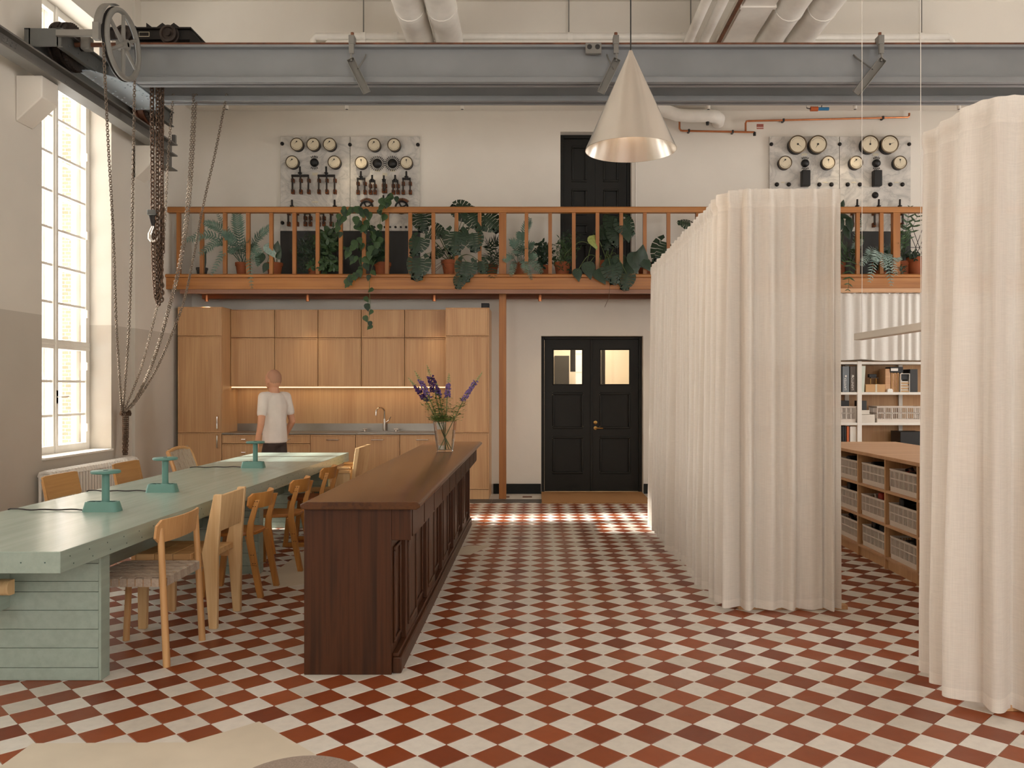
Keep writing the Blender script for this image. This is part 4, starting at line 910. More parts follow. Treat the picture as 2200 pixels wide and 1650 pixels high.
# trolley on top of the girders
tr = thing('crane_trolley', 'black cast iron crane trolley with flanged wheels on the girder rails', 'trolley', (-4.08,9.13,5.122))
MB().box(-.50,.42,-.27,-.24,.06,.165).build('side_frame', 'black_iron', tr, bevel=.006); MB().box(-.50,.42,.24,.27,.06,.165).build('side_frame', 'black_iron', tr, bevel=.006)
MB().box(-.52,.43,-.30,.30,.165,.18).build('deck_plate', 'black_iron', tr); MB().box(-.17,.1,-.22,.22,.0,.10).build('drum_housing', 'black_iron', tr, bevel=.02)
for x_ in (-.27,.20):
    for y_ in (-.31,.31):
        q = MB().lathe([(.02,-.035),(.102,-.035),(.102,-.022),(.088,-.018),(.088,.022),(.066,.028),(.058,.012),(.032,.012),(.032,.036),(0,.036)], 28, facing((x_,y_,.103))).build('wheel', 'dark_iron', tr, smooth=True)
for x_ in (-.20,-.04): MB().prism([(x_,.18),(x_,.225),(x_+.06,.18)], -.3, -.27, 'y').build('fin', 'black_iron', tr)
for x_ in (.13,.25): MB().prism([(x_-.06,.18),(x_,.225),(x_+.06,.18)], -.3, -.24, 'y').build('fin', 'black_iron', tr)
MB().prism([(.40,.0),(.42,.16),(.52,.045),(.56,.045),(.56,.0)], -.27, -.22, 'y').build('buffer', 'black_iron', tr)
MB().box(-.13,-.02,-.274,-.27,.09,.14).build('name_plate', 'plate_cream', tr); MB().box(-.125,-.025,-.276,-.274,.096,.134).build('plate_field', 'black_iron', tr)
# clamp brackets on the girder
for i, (px, sgn) in enumerate(((757,1),(1323,-1),(1890,-1))):
    bx = (px-VX)/FPX*(GY1-.08); t = thing('clamp_bracket', ['grey clamp bracket on the crane girder, left of the three','grey clamp bracket on the crane girder, behind the cone lamp','grey clamp bracket on the crane girder, above the right gauge panel'][i], 'bracket', (bx,GY1-.082,5.1), 0, 'clamps on the crane girder')
    MB().box(-.03,.03,-.05,.06,-.02,.075).build('clamp_head', 'cast_grey', t, bevel=.006); MB().cyl((0,0,.07),(0,0,.115), .018, n=8).build('bolt', 'rust', t)
    MB().box(-.026,.026,-.055,-.02,-.12,-.02).build('clamp_jaw', 'cast_grey', t, bevel=.006)
    MB().tube([(0,-.03,-.02),(-.005*sgn,-.04,-.16),(0,-.04,-.20)], .012, 8).build('hanger', 'cast_grey', t, smooth=True)
    w_ = .035; m_ = Mx((0,-.035,-.20), 0, math.radians(-26*sgn) if i < 2 else math.radians(38), 0)
    b = MB()
    L = .36 if i < 2 else .42
    b.box(-w_,w_,.012,.018,-L,.02,m_); b.box(-w_-.006,-w_,-.03,.018,-L,.02,m_); b.box(w_,w_+.006,-.03,.018,-L,.02,m_); b.box(-w_,w_,-.03,.018,.02,.026,m_); b.build('channel_arm', 'cast_grey', t, bevel=.002)
    MB().tube([(.13*sgn if i == 0 else -.25*(1 if i == 2 else .35),.06,-.09),(.12*sgn if i == 0 else -.22*(1 if i == 2 else .35),.05,-.13),(.06*sgn if i == 0 else -.08*(1 if i==2 else .35),-.02,-.28)], .017, 6, flat=.4).build('brace', 'cast_grey', t, smooth=True)
p = at(1275,104,GY1-.1); t = thing('junction_box', 'small grey double socket box on the crane girder beside the cone lamp', 'socket', (p.x,GY1-.082,p.z))
MB().box(-.083,.083,-.03,.02,-.055,.055).build('box', 'cast_grey', t, bevel=.006)
for x_ in (-.042,.042): MB().lathe([(.026,0),(.026,.004),(.02,.0035),(.018,.001),(0,.001)],16,facing((x_,-.03,.012))).build('socket', 'charcoal', t)
# ================================================================== CHAINS
def link_mesh(L, W, r):
    pts = []; h = L/2-W/2; n = 5
    for k in range(n+1): a = PI*k/n; pts.append((W/2*math.cos(a), 0, h+W/2*math.sin(a)))
    for k in range(n+1): a = PI+PI*k/n; pts.append((W/2*math.cos(a), 0, -h+W/2*math.sin(a)))
    b = MB(); b.tube(pts, r, 5, closed=True); return b
def resample(pts, step):
    pts = [Vector(p) for p in pts]; out = []; acc = 0; out.append((pts[0], (pts[1]-pts[0]).normalized()))
    for a, c in zip(pts, pts[1:]):
        L = (c-a).length; d = (c-a)/max(L,1e-9); s = step-acc
        while s <= L: out.append((a+d*s, d)); s += step
        acc = (acc+L) % step if L else acc
    return out
def chain_geo(B, paths, L, W, r):
    lm = link_mesh(L, W, r)
    for path in paths:
        for i, (p, d) in enumerate(resample(path, L-2.2*r)):
            q = d.to_track_quat('Z','Y').to_matrix().to_4x4()
            B.add(lm.v, lm.f, Matrix.Translation(p) @ q @ Matrix.Rotation((PI/2 if i % 2 else 0)+.4, 4, 'Z'))
def sag(a, c, drop, n=24):
    a = Vector(a); c = Vector(c); return [a.lerp(c, k/n)+Vector((0,0,-drop*4*(k/n)*(1-k/n))) for k in range(n+1)]
KNOT = Vector((-4.83, 9.77, 1.21))
def catmull(P, n=10):
    P = [Vector(p) for p in P]; P = [P[0]*2-P[1]]+P+[P[-1]*2-P[-2]]; out = []
    for i in range(1, len(P)-2):
        for k in range(n):
            t_ = k/n; a, b_, c, d = P[i-1], P[i], P[i+1], P[i+2]
            out.append(.5*((2*b_)+(c-a)*t_+(2*a-5*b_+4*c-d)*t_*t_+(3*b_-a-3*c+d)*t_**3))
    return out+[P[-2]]
def hang(pxs, Ya, off=0):
    n = len(pxs)-1
    return catmull([at(x+off*(1-k/n), y, Ya+(9.74-Ya)*k/n) for k, (x, y) in enumerate(pxs)])
c3 = [(416,205),(405,400),(390,540),(365,650),(330,770),(295,850),(268,884)]
chains = [('hand_chain','light hand chain from the near side of the spoked wheel to the wall knot', [hang([(222,95),(232,300),(243,500),(250,700),(258,830),(262,884)],WY-.33)], .034,.024,.0042,'chain_steel'),
 ('hand_chain','light hand chain from the far side of the spoked wheel to the wall knot', [hang([(289,172),(286,350),(282,560),(276,720),(268,830),(264,884)],8.5)], .034,.024,.0042,'chain_steel'),
 ('hand_chain','thin chain swinging from behind the heavy chains to the wall knot', [hang([(372,205),(362,330),(346,600),(330,690),(300,800),(266,884)],9.35)], .034,.022,.0038,'chain_steel'),
 ('hand_chain','paired thin chains swinging from the girder in the middle to the wall knot', [hang(c3,9.33), hang(c3,9.38,6)], .034,.024,.0042,'chain_steel'),
 ('hand_chain','outermost thin chain swinging from the girder to the wall knot', [hang([(487,205),(462,330),(437,440),(402,620),(376,700),(335,795),(290,865),(270,884)],9.35)], .034,.024,.0042,'chain_steel')]
# heavy load chains and hook
hx = -4.12; hy = 9.13
def vert(px0, y0, px1, y1, Y, n=10): return [at(px0+(px1-px0)*k/n, y0+(y1-y0)*k/n, Y) for k in range(n+1)]
heavy1 = vert(326,140,328,450,hy); 
heavy2 = [vert(339,140,337,640,hy,20), vert(349,140,346,610,hy+.03,20), vert(344,150,350,540,hy+.06,12)]
loops = [vert(328,520,331,600,hy)+[at(335,640,hy),at(342,655,hy),at(348,640,hy),at(347,600,hy)], vert(333,500,336,600,hy+.02)+[at(340,648,hy+.02),at(346,640,hy+.02),at(346,560,hy+.02)], vert(350,450,344,560,hy+.04)+[at(341,650,hy+.04)]]
chains += [('load_chain','heavy load chain carrying the hook block, left of the heavy chains',[heavy1],.062,.042,.0078,'chain_dark'),('load_chain','bundle of heavy load chains gathered in a long loop below the girder',heavy2+loops,.056,.04,.0074,'chain_dark')]
for nm_, lab, paths, L, W, r, m_ in chains:
    B = MB(); chain_geo(B, paths, L, W, r); tag(B.build(nm_, m_, smooth=True, ang=80), lab, 'chain', 'chains of the overhead crane')
B = MB(); random.seed(3); kp = []
for k in range(3):
    kp.append([KNOT+Vector((.03+.035*math.cos(a+k),.045*math.sin(a+k*2),.025*math.sin(2*a+k))) for a in [2*PI*q/20 for q in range(21)]])
for k in range(7):
    dx, dy = .02+.012*(k%3), -.035+.012*k; kp.append([KNOT+Vector((dx,dy,-.02)), KNOT+Vector((dx,dy*.8,-.3)), KNOT+Vector((dx*.8,dy*.6,-.50+.015*(k%4)))])
chain_geo(B, kp, .034, .024, .0045); tag(B.build('knotted_chain', 'chain_dark', smooth=True, ang=80), 'dark knot and tail of chains hanging on the wall beside the window', 'chain')
MB_hook = thing('hook_block', 'pale steel hook block hanging on the heavy chain', 'hook', at(330,505,hy))
q0 = at(330,505,hy)
def rel(x, y, Y=hy): return at(x,y,Y)-q0
c_ = rel(325,455); MB().box(c_.x-.035,c_.x+.06,-.03,.03,c_.z-.04,c_.z+.02).build('swivel_head', 'steel_grey', MB_hook, bevel=.008)
MB().prism([(c_.x-.02,c_.z-.04),(c_.x+.05,c_.z-.04),(c_.x+.045,c_.z-.16),(c_.x+.01,c_.z-.16)], -.02, .02, 'y').build('hook_shank', 'black_iron', MB_hook, bevel=.005)
MB().tube([rel(330,486),rel(327,494),rel(323,503),rel(323,512),rel(328,519),rel(335,518),rel(339,510)], [.02,.024,.027,.028,.026,.02,.010], 10).build('hook', 'chrome', MB_hook, smooth=True)
# ================================================================== PIPES
def pipe(name, lab, pts, r, mat='white_pipe', rings=None, grp=None):
    t = thing(name, lab, 'pipe', (0,0,0), 0, grp); MB().tube(pts, r, 18).build('pipe', mat, t, smooth=True)
    for p, ax in (rings or []):
        p = Vector(p); d = Vector(ax)*.03; MB().cyl(p-d, p+d, r+.008, n=18).build('collar', mat, t, smooth=True)
    return t
def elbow(x, z, y0, y1, rb, down):
    return [(x,y0,z),(x,y1-rb,z)]+[(x,y1-rb+rb*math.sin(a),z-rb+rb*math.cos(a)) for a in [PI/2*k/8 for k in range(1,9)]]+[(x,y1,z-down)]
for x_, lab in ((-1.40,'thick white insulated pipe, left of the pair above the gauge panel'),(-1.05,'thick white insulated pipe, right of the pair above the gauge panel'),(2.77,'thick white insulated pipe beside the flat duct, above the right gauge panel'),(3.13,'thick white insulated pipe, rightmost of the overhead pipes')):
    pipe('insulated_pipe', lab, elbow(x_,5.68,-2.9,10.12,.25,.35), .165, rings=[((x_,6.0,5.68),(0,1,0)),((x_,9.2,5.68),(0,1,0))], grp='thick overhead pipes')
for x_, lab in ((1.80,'slim white overhead pipe left of the copper-edged duct'),(1.98,'slim white overhead pipe next to the copper-edged duct')):
    pipe('slim_pipe', lab, [(x_,-2.9,5.62),(x_,9.9,5.62),(x_,10.05,5.57)], .055, rings=[((x_,9.95,5.61),(0,1,0))], grp='slim overhead pipes')
t = thing('flat_duct', 'flat white ventilation duct with a rusty edge under the ceiling', 'duct'); MB().box(2.20,2.56,-2.9,10.3,5.60,5.80).build('duct', 'white_pipe', t, bevel=.01); MB().box(2.14,2.17,-2.9,10.3,5.58,5.62).build('edge_strip', 'rust', t)
for k in range(6): MB().box(2.185,2.575,1+k*1.6,1.05+k*1.6,5.585,5.81).build('joint_flange', 'white_pipe', t)
def hpipe(lab, px0, px1, y, r, Y=10.22, coll=(), ends=True):
    a, c = at(px0,y,Y), at(px1,y,Y); pts = [a, c]
    if ends: pts = [(a.x,Y,a.z-.35),(a.x,Y,a.z-.05),(a.x+.04,Y,a.z),(c.x-.04,Y,c.z),(c.x,Y,c.z-.05),(c.x,Y,c.z-.35)]
    return pipe('wall_pipe', lab, pts, r, rings=[(at(q,y,Y),(1,0,0)) for q in coll], grp='pipes on the bulkhead')
hpipe('upper white pipe along the bulkhead from the left pair of thick pipes', 672, 1490, 79, .045, 10.26, (781,850,1225,1470)); hpipe('lower white pipe along the bulkhead below the first', 697, 1500, 92, .035, 10.26, (781,1225))
hpipe('upper white pipe along the bulkhead at the right', 1690, 2043, 80, .045, 10.26, (1978,)); hpipe('lower white pipe along the bulkhead at the right', 1680, 2058, 92, .035, 10.26, (1978,))
for px, lab in ((781,'hanger rod of the bulkhead pipes at the left'),(1222,'hanger rod of the bulkhead pipes left of the lamp cord'),(1484,'hanger rod of the bulkhead pipes right of the lamp cord'),(1980,'hanger rod of the bulkhead pipes at the far right')):
    p = at(px,78,10.26); tag(MB().cyl((p.x,10.26,p.z),(p.x,10.26,ZC), .008, n=8).build('hanger_rod', 'cast_grey', smooth=True), lab, 'rod', 'pipe hanger rods')
# white duct elbow below the bulkhead
e0 = at(1392,200,11.55); pipe('duct_elbow', 'fat white insulated pipe elbow below the bulkhead beside the lamp', [(1.50,11.60,5.50),(1.62,11.62,5.43),(1.80,11.64,5.34),(1.95,11.64,5.29),(2.10,11.64,5.277),(2.40,11.64,5.277),(2.49,11.66,5.27),(2.54,11.72,5.262),(2.56,11.86,5.255)], .088)
t = thing('duct_valve', 'small black valve with red tag below the duct elbow', 'valve', at(1520,262,11.64)); MB().cyl((0,0,-.045),(0,0,.05), .02, .032, 10).build('body', 'black', t, smooth=True); MB().box(-.07,-.01,-.02,.02,.015,.04).build('tag', 'red_sign', t)
# copper pipes on the wall
W_ = lambda x, y: at(x, y, YB-.065)
t = thing('copper_pipe', 'thin copper pipes running along the wall above the right gauge panel', 'pipe')
MB().tube([W_(1460,240),W_(1460,276),W_(1463,280.5),W_(1467,281),W_(1621,284)], .014, 8).build('lower_run', 'copper', t, smooth=True)
MB().tube([W_(1602,282),W_(1602,265),W_(1604,260.5),W_(1608,260),W_(1950,252),W_(1953,250),W_(1953.5,243)], .014, 8).build('upper_run', 'copper', t, smooth=True)
for (x,y) in ((1480,281),(1574,283),(1683,258.5),(1897,253)): MB().box(W_(x,y).x-.012,W_(x,y).x+.012,YB-.085,YB-.001,W_(x,y).z-.02,W_(x,y).z+.02).build('pipe_clip', 'charcoal', t)
p = W_(1621,287); MB().cyl((p.x,p.y,p.z-.03),(p.x,p.y,p.z+.02), .02, n=8).build('end_cap', 'black', t)
p = at(1633,272,YB-.001); sg = thing('red_sign', 'small red lettered sign on the wall below the copper pipe', 'sign', p)
for k, z in enumerate((.028,.012,-.004,-.028)): MB().box(-.048,.048,-.004,0,z-.005,z+.006).build('lettering_bar', 'red_sign', sg)
p = at(1757,234,11.45); t = thing('cable_unit', 'blue and orange cable gland unit hanging below the bulkhead', 'cable unit', (p.x,11.45,5.42))
z_ = p.z-5.42
MB().cyl((0,0,z_),(.15,0,z_), .022, n=10).build('blue_body', 'cable_blue', t, smooth=True); MB().cyl((-.10,0,z_),(0,0,z_), .032, n=10).build('orange_body', 'orange', t, smooth=True)
MB().tube([(-.10,0,z_),(-.15,0,z_+.01),(-.16,0,z_+.06),(-.08,0,z_+.08),(0,0,0)], .006, 6).build('cable', 'black', t, smooth=True); MB().tube([(.05,0,z_+.02),(.06,0,z_+.08),(.08,0,0)], .006, 6).build('cable', 'black', t, smooth=True)
# wall conduit beside the gallery door
p = at(1366,500,YB-.02); tag(MB().cyl((p.x,YB-.025,3.0),(p.x,YB-.025,5.36), .011, n=8).build('conduit', 'white_metal', smooth=True), 'thin white conduit on the wall right of the gallery door', 'conduit')
# ================================================================== PENDANT
PY = 5.5; px_ = (1355-VX)/FPX*PY
t = thing('pendant_lamp', 'large brushed aluminium cone pendant lamp', 'lamp', (px_,PY,0)); za, zr, R_ = 3.715, 3.058, .30
pr = [(.006,za),(.012,za-.004),(.02,za-.03)]+[(.02+(R_-.02)*k/8, za-.03-(za-.03-zr)*k/8) for k in range(1,9)]
pr2 = pr+[(R_-.004,zr)]+[(.016+(R_-.02)*k/8, za-.034-(za-.034-zr)*k/8) for k in range(7,-1,-1)]
MB().lathe(pr2, 72).build('shade', 'aluminium', t, smooth=True)
MB().cyl((0,0,za),(0,0,ZC), .0045, n=8).build('cord', 'black', t, smooth=True); MB().lathe([(.0,0),(.05,0),(.05,-.03),(0,-.03)],16,Matrix.Translation((0,0,ZC))).build('ceiling_rose','black',t)
MB().sph((0,0,3.30), .06, 20, 12).build('bulb', 'bulb_warm', t, smooth=True)
pl = bpy.data.lights.new('bulb', 'POINT'); pl.energy = 3.0; pl.color = (1,.72,.45); pl.shadow_soft_size = .065
po = bpy.data.objects.new('bulb_light', pl); COL.objects.link(po); po.parent = t; po.location = (0,0,3.22)
# ================================================================== GAUGE PANELS
GW = YB-.045
def gp_at(x, y): return at(x, y, GW)
S_ = GW/FPX
def gauge(par, x, y, rpx, ang, big):
    p = gp_at(x,y); r = rpx*S_; dp = .11 if big else .085
    m = facing((p.x,GW,p.z))
    g_ = MB().lathe([(r,0),(r,dp-.012),(r*1.03,dp-.01),(r*1.03,dp),(r*.93,dp+.004),(r*.88,dp-.004),(0,dp-.004)], 28, m).build('gauge', 'black_iron', par, smooth=True)
    MB().lathe([(r*1.04,dp-.012),(r*1.04,dp+.002),(r*.95,dp+.006),(r*.9,dp)], 28, m, False).build('bezel', 'bronze', g_, smooth=True)
    MB().lathe([(r*.9,dp-.003),(r*.9,dp-.001),(0,dp-.001)], 28, m).build('dial', 'dial', g_)
    yy = GW-dp-.001
    sx_, sz_ = math.sin(ang), math.cos(ang); L = r*.62; n = MB(); w_ = .004
    c0 = (p.x,p.z+(0 if big else r*.42))
    if not big: sz_ = -abs(sz_)
    n.add([(c0[0]-w_*sz_,yy,c0[1]+w_*sx_),(c0[0]+w_*sz_,yy,c0[1]-w_*sx_),(c0[0]+L*sx_,yy,c0[1]+L*sz_)], [(0,1,2)]); n.lathe([(r*.11,0),(r*.11,.004),(0,.004)],10,facing((c0[0],yy,c0[1]))); n.build('needle', 'black', g_)
    k_ = MB()
    for q in range(9):
        a = -1.0+2.0*q/8; a_ = a if big else a+PI
        x1, z1 = p.x+r*.74*math.sin(a_), p.z+r*.74*math.cos(a_); k_.box(x1-.002,x1+.002,yy-.0005,yy+.0005,z1-.006,z1+.006)
    tag(k_.build('scale_marks', 'black', g_), kind='stuff')
def selector(par, x, y, rpx, full):
    p = gp_at(x,y); r = rpx*S_; m = facing((p.x,GW,p.z))
    s_ = MB().lathe([(r,0),(r,.03),(r*.8,.045),(r*.5,.06),(0,.062)], 20, m).build('selector_knob', 'black', par, smooth=True)
    b = MB()
    for k in range(24):
        a = 2*PI*k/24
        if not full and (abs(math.cos(a)) < .75): continue
        b.cyl((p.x+r*1.2*math.sin(a),GW-.02,p.z+r*1.2*math.cos(a)),(p.x+r*1.65*math.sin(a),GW-.02,p.z+r*1.65*math.cos(a)), .005, n=6)
    tag(b.build('contacts', 'black_iron', s_), kind='stuff')
def knife(par, x, ytop, ybot, poles, wpx):
    p0, p1 = gp_at(x,ytop), gp_at(x,ybot); hgt = p0.z-p1.z; w_ = wpx*S_
    r = MB(); zb = p1.z+hgt*.62
    r.box(p0.x-w_/2-.01,p0.x+w_/2+.01,GW-.085,GW-.06,zb,zb+.03); r.cyl((p0.x,GW-.075,zb),(p0.x,GW-.085,p0.z), .016, .013, 10); r.cyl((p0.x,GW-.082,zb+hgt*.12),(p0.x,GW-.082,zb+hgt*.15), .03, n=10)
    o_ = r.build('knife_switch', 'black_iron', par, bevel=.002)
    for k in range(poles):
        xx = p0.x-w_/2+w_*k/(poles-1)
        MB().box(xx-.009,xx+.009,GW-.075,GW-.045,p1.z+.02,zb).build('blade', 'dark_iron', o_)
        MB().box(xx-.021,xx+.021,GW-.06,GW,zb-.07,zb-.02).build('clip', 'copper_dark', o_, bevel=.004); MB().box(xx-.021,xx+.021,GW-.06,GW,p1.z,p1.z+.06).build('clip', 'copper_dark', o_, bevel=.004)
def bolt(par, x, y, rpx): p = gp_at(x,y); MB().lathe([(rpx*S_,0),(rpx*S_,.012),(rpx*S_*.6,.03),(0,.034)],14,facing((p.x,GW,p.z))).build('bolt', 'black_iron', par, smooth=True)
def plate(par, x, y, w_, h_): p = gp_at(x,y); MB().box(p.x-w_*S_/2,p.x+w_*S_/2,GW-.004,GW,p.z-h_*S_/2,p.z+h_*S_/2).build('label_plate', 'plate_cream', par)
def board(lab, xs, ytop, ymid, ybot):
    t = thing('switchboard', lab, 'switchboard', (0,0,0), 0, 'marble switchboards')
    for a, c in zip(xs, xs[1:]):
        p0, p1 = gp_at(a,ytop), gp_at(c,ymid); MB().box(p0.x+.003,p1.x-.003,GW,YB-.001,p1.z,p0.z).build('marble_slab', 'marble', t, bevel=.003)
    p0, p1 = gp_at(xs[0],ymid), gp_at(xs[-1],ybot); MB().box(p0.x,p1.x,GW+.005,YB-.001,3.001,p0.z-.002).build('base_panel', 'black_base', t)
    return t
t = board('marble switchboard with gauges, left of the gallery door', (602,752,902), 293, 496, 590)
for x in (641,676,711): gauge(t, x, 313.5, 13.5, -.8, False)
for x in (631,721): gauge(t, x, 351.5, 13.5, -.8, False)
for x in (806,848.5): gauge(t, x, 314.5, 13.5, -.7, False)
for x in (778.5,875): gauge(t, x, 352.5, 13, .05, False)
selector(t, 676, 350, 9, False); selector(t, 811, 352, 10, True); selector(t, 843.5, 352, 10, True)
knife(t, 648, 361, 418, 3, 34); knife(t, 704, 361, 418, 3, 34)
knife(t, 778, 371, 419, 2, 15); knife(t, 802, 379, 419, 2, 10); knife(t, 851, 379, 419, 2, 10); knife(t, 875, 371, 419, 2, 15); knife(t, 827, 380, 416, 2, 4)
knife(t, 631, 432, 487, 2, 18); knife(t, 663, 448, 487, 2, 11); knife(t, 692, 448, 487, 2, 11); knife(t, 722, 432, 487, 2, 18)
for x in (789, 864):
    p = gp_at(x, 447); wv = MB().torus((0,0,.05), 13*S_, .014, 24, 8, facing((p.x,GW,p.z))).build('rheostat_wheel', 'black_iron', t, smooth=True)
    for k in range(4): a = PI*k/2+.5; MB().cyl((p.x,GW-.05,p.z),(p.x+12*S_*math.cos(a),GW-.05,p.z+12*S_*math.sin(a)), .011, n=8).build('spoke', 'black_iron', wv, smooth=True)
    MB().cyl((p.x,GW,p.z),(p.x,GW-.06,p.z), .022, n=12).build('hub', 'black_iron', wv, smooth=True)
    b = MB()
    for k in range(11): a = -.75+1.5*k/10; b.cyl((p.x+14*S_*math.sin(a),GW-.015,p.z+14*S_*math.cos(a)),(p.x+21*S_*math.sin(a),GW-.015,p.z+21*S_*math.cos(a)), .007, n=6)
    tag(b.build('contact_fan', 'copper_dark', wv), kind='stuff')
knife(t, 826, 422, 462, 2, 10)
for x, y in ((606.5,309),(752,311),(898,311),(607,479)): bolt(t, x, y, 4)
for k in range(11): bolt(t, 770+k*11.4, 488, 2.6 if k % 2 else 2)
for a in ((677,374,12,6),(811,367,11,4),(844,367,11,4),(827,375,10,7),(677,434,13,3)): plate(t, *a)
t = board('marble switchboard with large gauges, behind the curtains at the right', (1653,1803.5,1957), 293, 497, 590)
for x, a in ((1709,2.2),(1752,3.7),(1863,.1),(1905,1.2)): gauge(t, x, 314.5, 18.5, a, True)
for x, a in ((1683.5,-.8),(1775.5,.05),(1835,-.8),(1928.5,.05)): gauge(t, x, 352.5, 14, a, False)
selector(t, 1729, 351.5, 8.5, False); selector(t, 1882, 351.5, 8.5, False)
for x in (1728,1881):
    p = gp_at(x,385.5); MB().box(p.x-9*S_,p.x+9*S_,GW-.10,GW,p.z-17*S_,p.z+17*S_).build('relay_box', 'black', t, bevel=.012)
for x in (1669,1694.5,1760,1786,1821,1847,1912.5,1938.5): bolt(t, x, 396.5, 4.6)
bolt(t, 1880, 419.5, 7)
for x in (1837,1883,1928): knife(t, x, 431, 489, 2, 15)
for x in (1683,1729,1775): knife(t, x, 431, 489, 2, 15)
for x in (1657,1804,1953): bolt(t, x, 310, 4)
for a in ((1728,332,12,5),(1881,332,12,5),(1682,392,8,2.5),(1773,392,10,2.5),(1834,392,10,2.5),(1926,392,10,2.5)): plate(t, *a)
# ================================================================== CURTAINS
def curtain(name, lab, path, ztop, zbot, mat, pitch, amp0, amp1, seed, head=.10, rows=46, flare=0.0, ds=.011, hem=.085, hmat=None):
    rnd = random.Random(seed)
    P = [Vector((p[0],p[1],0)) for p in path]; L = [0]
    for a, c in zip(P, P[1:]): L.append(L[-1]+(c-a).length)
    tot = L[-1]; n = int(tot/ds); S = [tot*i/n for i in range(n+1)]
    def pos(s):
        for i in range(len(P)-1):
            if s <= L[i+1]+1e-9:
                f = (s-L[i])/(L[i+1]-L[i]); d = (P[i+1]-P[i]).normalized(); return P[i].lerp(P[i+1], f), Vector((d.y,-d.x,0))
        d = (P[-1]-P[-2]).normalized(); return P[-1], Vector((d.y,-d.x,0))
    knots = [0.0]; amps = []
    while knots[-1] < tot: knots.append(knots[-1]+pitch*rnd.uniform(.65,1.4)); amps.append((rnd.uniform(.6,1.25), rnd.uniform(.35,1.35)))
    def phase(s):
        for i in range(len(knots)-1):
            if s < knots[i+1]: return i, (s-knots[i])/(knots[i+1]-knots[i])
        return len(amps)-1, 1.0
    base = [pos(s) for s in S]
    # soften the corner of the path
    nrm = []
    for i in range(len(S)):
        v = Vector((0,0,0))
        for k in range(-9,10): v += base[min(max(i+k,0),len(S)-1)][1]
        nrm.append(v.normalized())
    cen = []
    for i in range(len(S)):
        v = Vector((0,0,0)); q = min(9, i, len(S)-1-i)
        for k in range(-q,q+1): v += base[i+k][0]
        cen.append(v/(2*q+1))
    zs = [ztop, ztop-.012]+[ztop-head*k/4 for k in range(1,5)]+[ztop-head-.02]
    zz = ztop-head-.02
    zs += [zz-(zz-zbot)*k/rows for k in range(1,rows+1)]
    vs_ = []; W = len(S)
    for z in zs:
        f = (ztop-z)/(ztop-zbot)
        for i, s in enumerate(S):
            k, t_ = phase(s); a0, a1 = amps[k]
            wave = -math.cos(2*PI*t_)                       # a full pleat between two knots
            sharp = wave*(1-.25*abs(wave))
            big = math.sin(s/pitch*1.7+seed)*.5+math.sin(s/pitch*.83+seed*2.1)*.5
            d = amp0*a0*sharp*(1-f)**1.2 + (amp1*a1*wave*.75+amp1*.55*big)*min(1,f*1.15)**.8
            if z > ztop-head: d = amp0*a0*(.75*wave+.25*math.cos(4*PI*t_))+.004*math.sin((ztop-z)/head*PI)
            elif z > ztop-head-.03: d *= .9
            d += .006*mnoise.noise(Vector((s*4,z*1.3,seed)))*f
            q = cen[i]+nrm[i]*(d+flare*f)
            vs_.append((q.x, q.y, z+(.006*math.cos(2*PI*t_) if f == 0 else 0)+(.012*big if f > .995 else 0)))
    fs = [(r*W+i, r*W+i+1, (r+1)*W+i+1, (r+1)*W+i) for r in range(len(zs)-1) for i in range(W-1)]
    t = thing(name, lab, 'curtain', (0,0,0))
    nh = 6
    r_h = next(r for r in range(len(zs)) if zs[r] < zbot+hem)
    def sub(nm_, r0, r1, m_):
        b = MB(); b.v = [vs_[k] for k in range(r0*W,(r1+1)*W)]; b.f = [[k-r0*W for k in f_] for f_ in fs[r0*(W-1):r1*(W-1)]]; return b.build(nm_, m_, t, smooth=True, ang=180)
    sub('header_tape', 0, nh, hmat or 'linen_hem'); sub('cloth', nh, r_h, mat); sub('hem', r_h, len(zs)-1, hmat or 'linen_hem')
    return t
def rnd_path(pts): return pts
c1 = curtain('linen_curtain', 'long pale linen curtain around a room divider beside the aisle', [(1.27,9.25),(1.27,5.75),(1.30,5.64),(1.40,5.60),(2.03,5.60)], 2.83, .025, 'linen', .125, .036, .075, 4, flare=.02)
c2 = curtain('linen_curtain', 'nearer pale linen curtain at the right edge of the picture', [(2.03,4.42),(2.03,3.93),(2.06,3.84),(2.15,3.80),(3.2,3.80)], 2.83, .03, 'linen', .15, .036, .08, 9, flare=.02)
def rail(lab, pts, posts, base, par=None):
    t = par
    MB().tube([(x,y,2.77) for x, y in pts], .012, 8).build('curtain_rail', 'white_metal', t, smooth=True)
    for x, y in posts: MB().box(x-.022,x+.022,y-.022,y+.022,.03,2.77).build('post', 'pine_post', t)
    for a in base: MB().box(*a, .0, .03).build('floor_plate', 'oak', t, bevel=.003)
rail('', [(1.33,9.2),(1.33,5.66),(2.0,5.66)], [(1.36,9.1),(1.40,5.70)], [(1.36,2.10,5.66,5.72),(1.34,1.40,5.72,9.2)], c1)
rail('', [(2.09,4.40),(2.09,3.86),(3.2,3.86)], [(2.14,4.38),(2.16,3.92)], [(2.12,3.2,3.88,3.94)], c2)
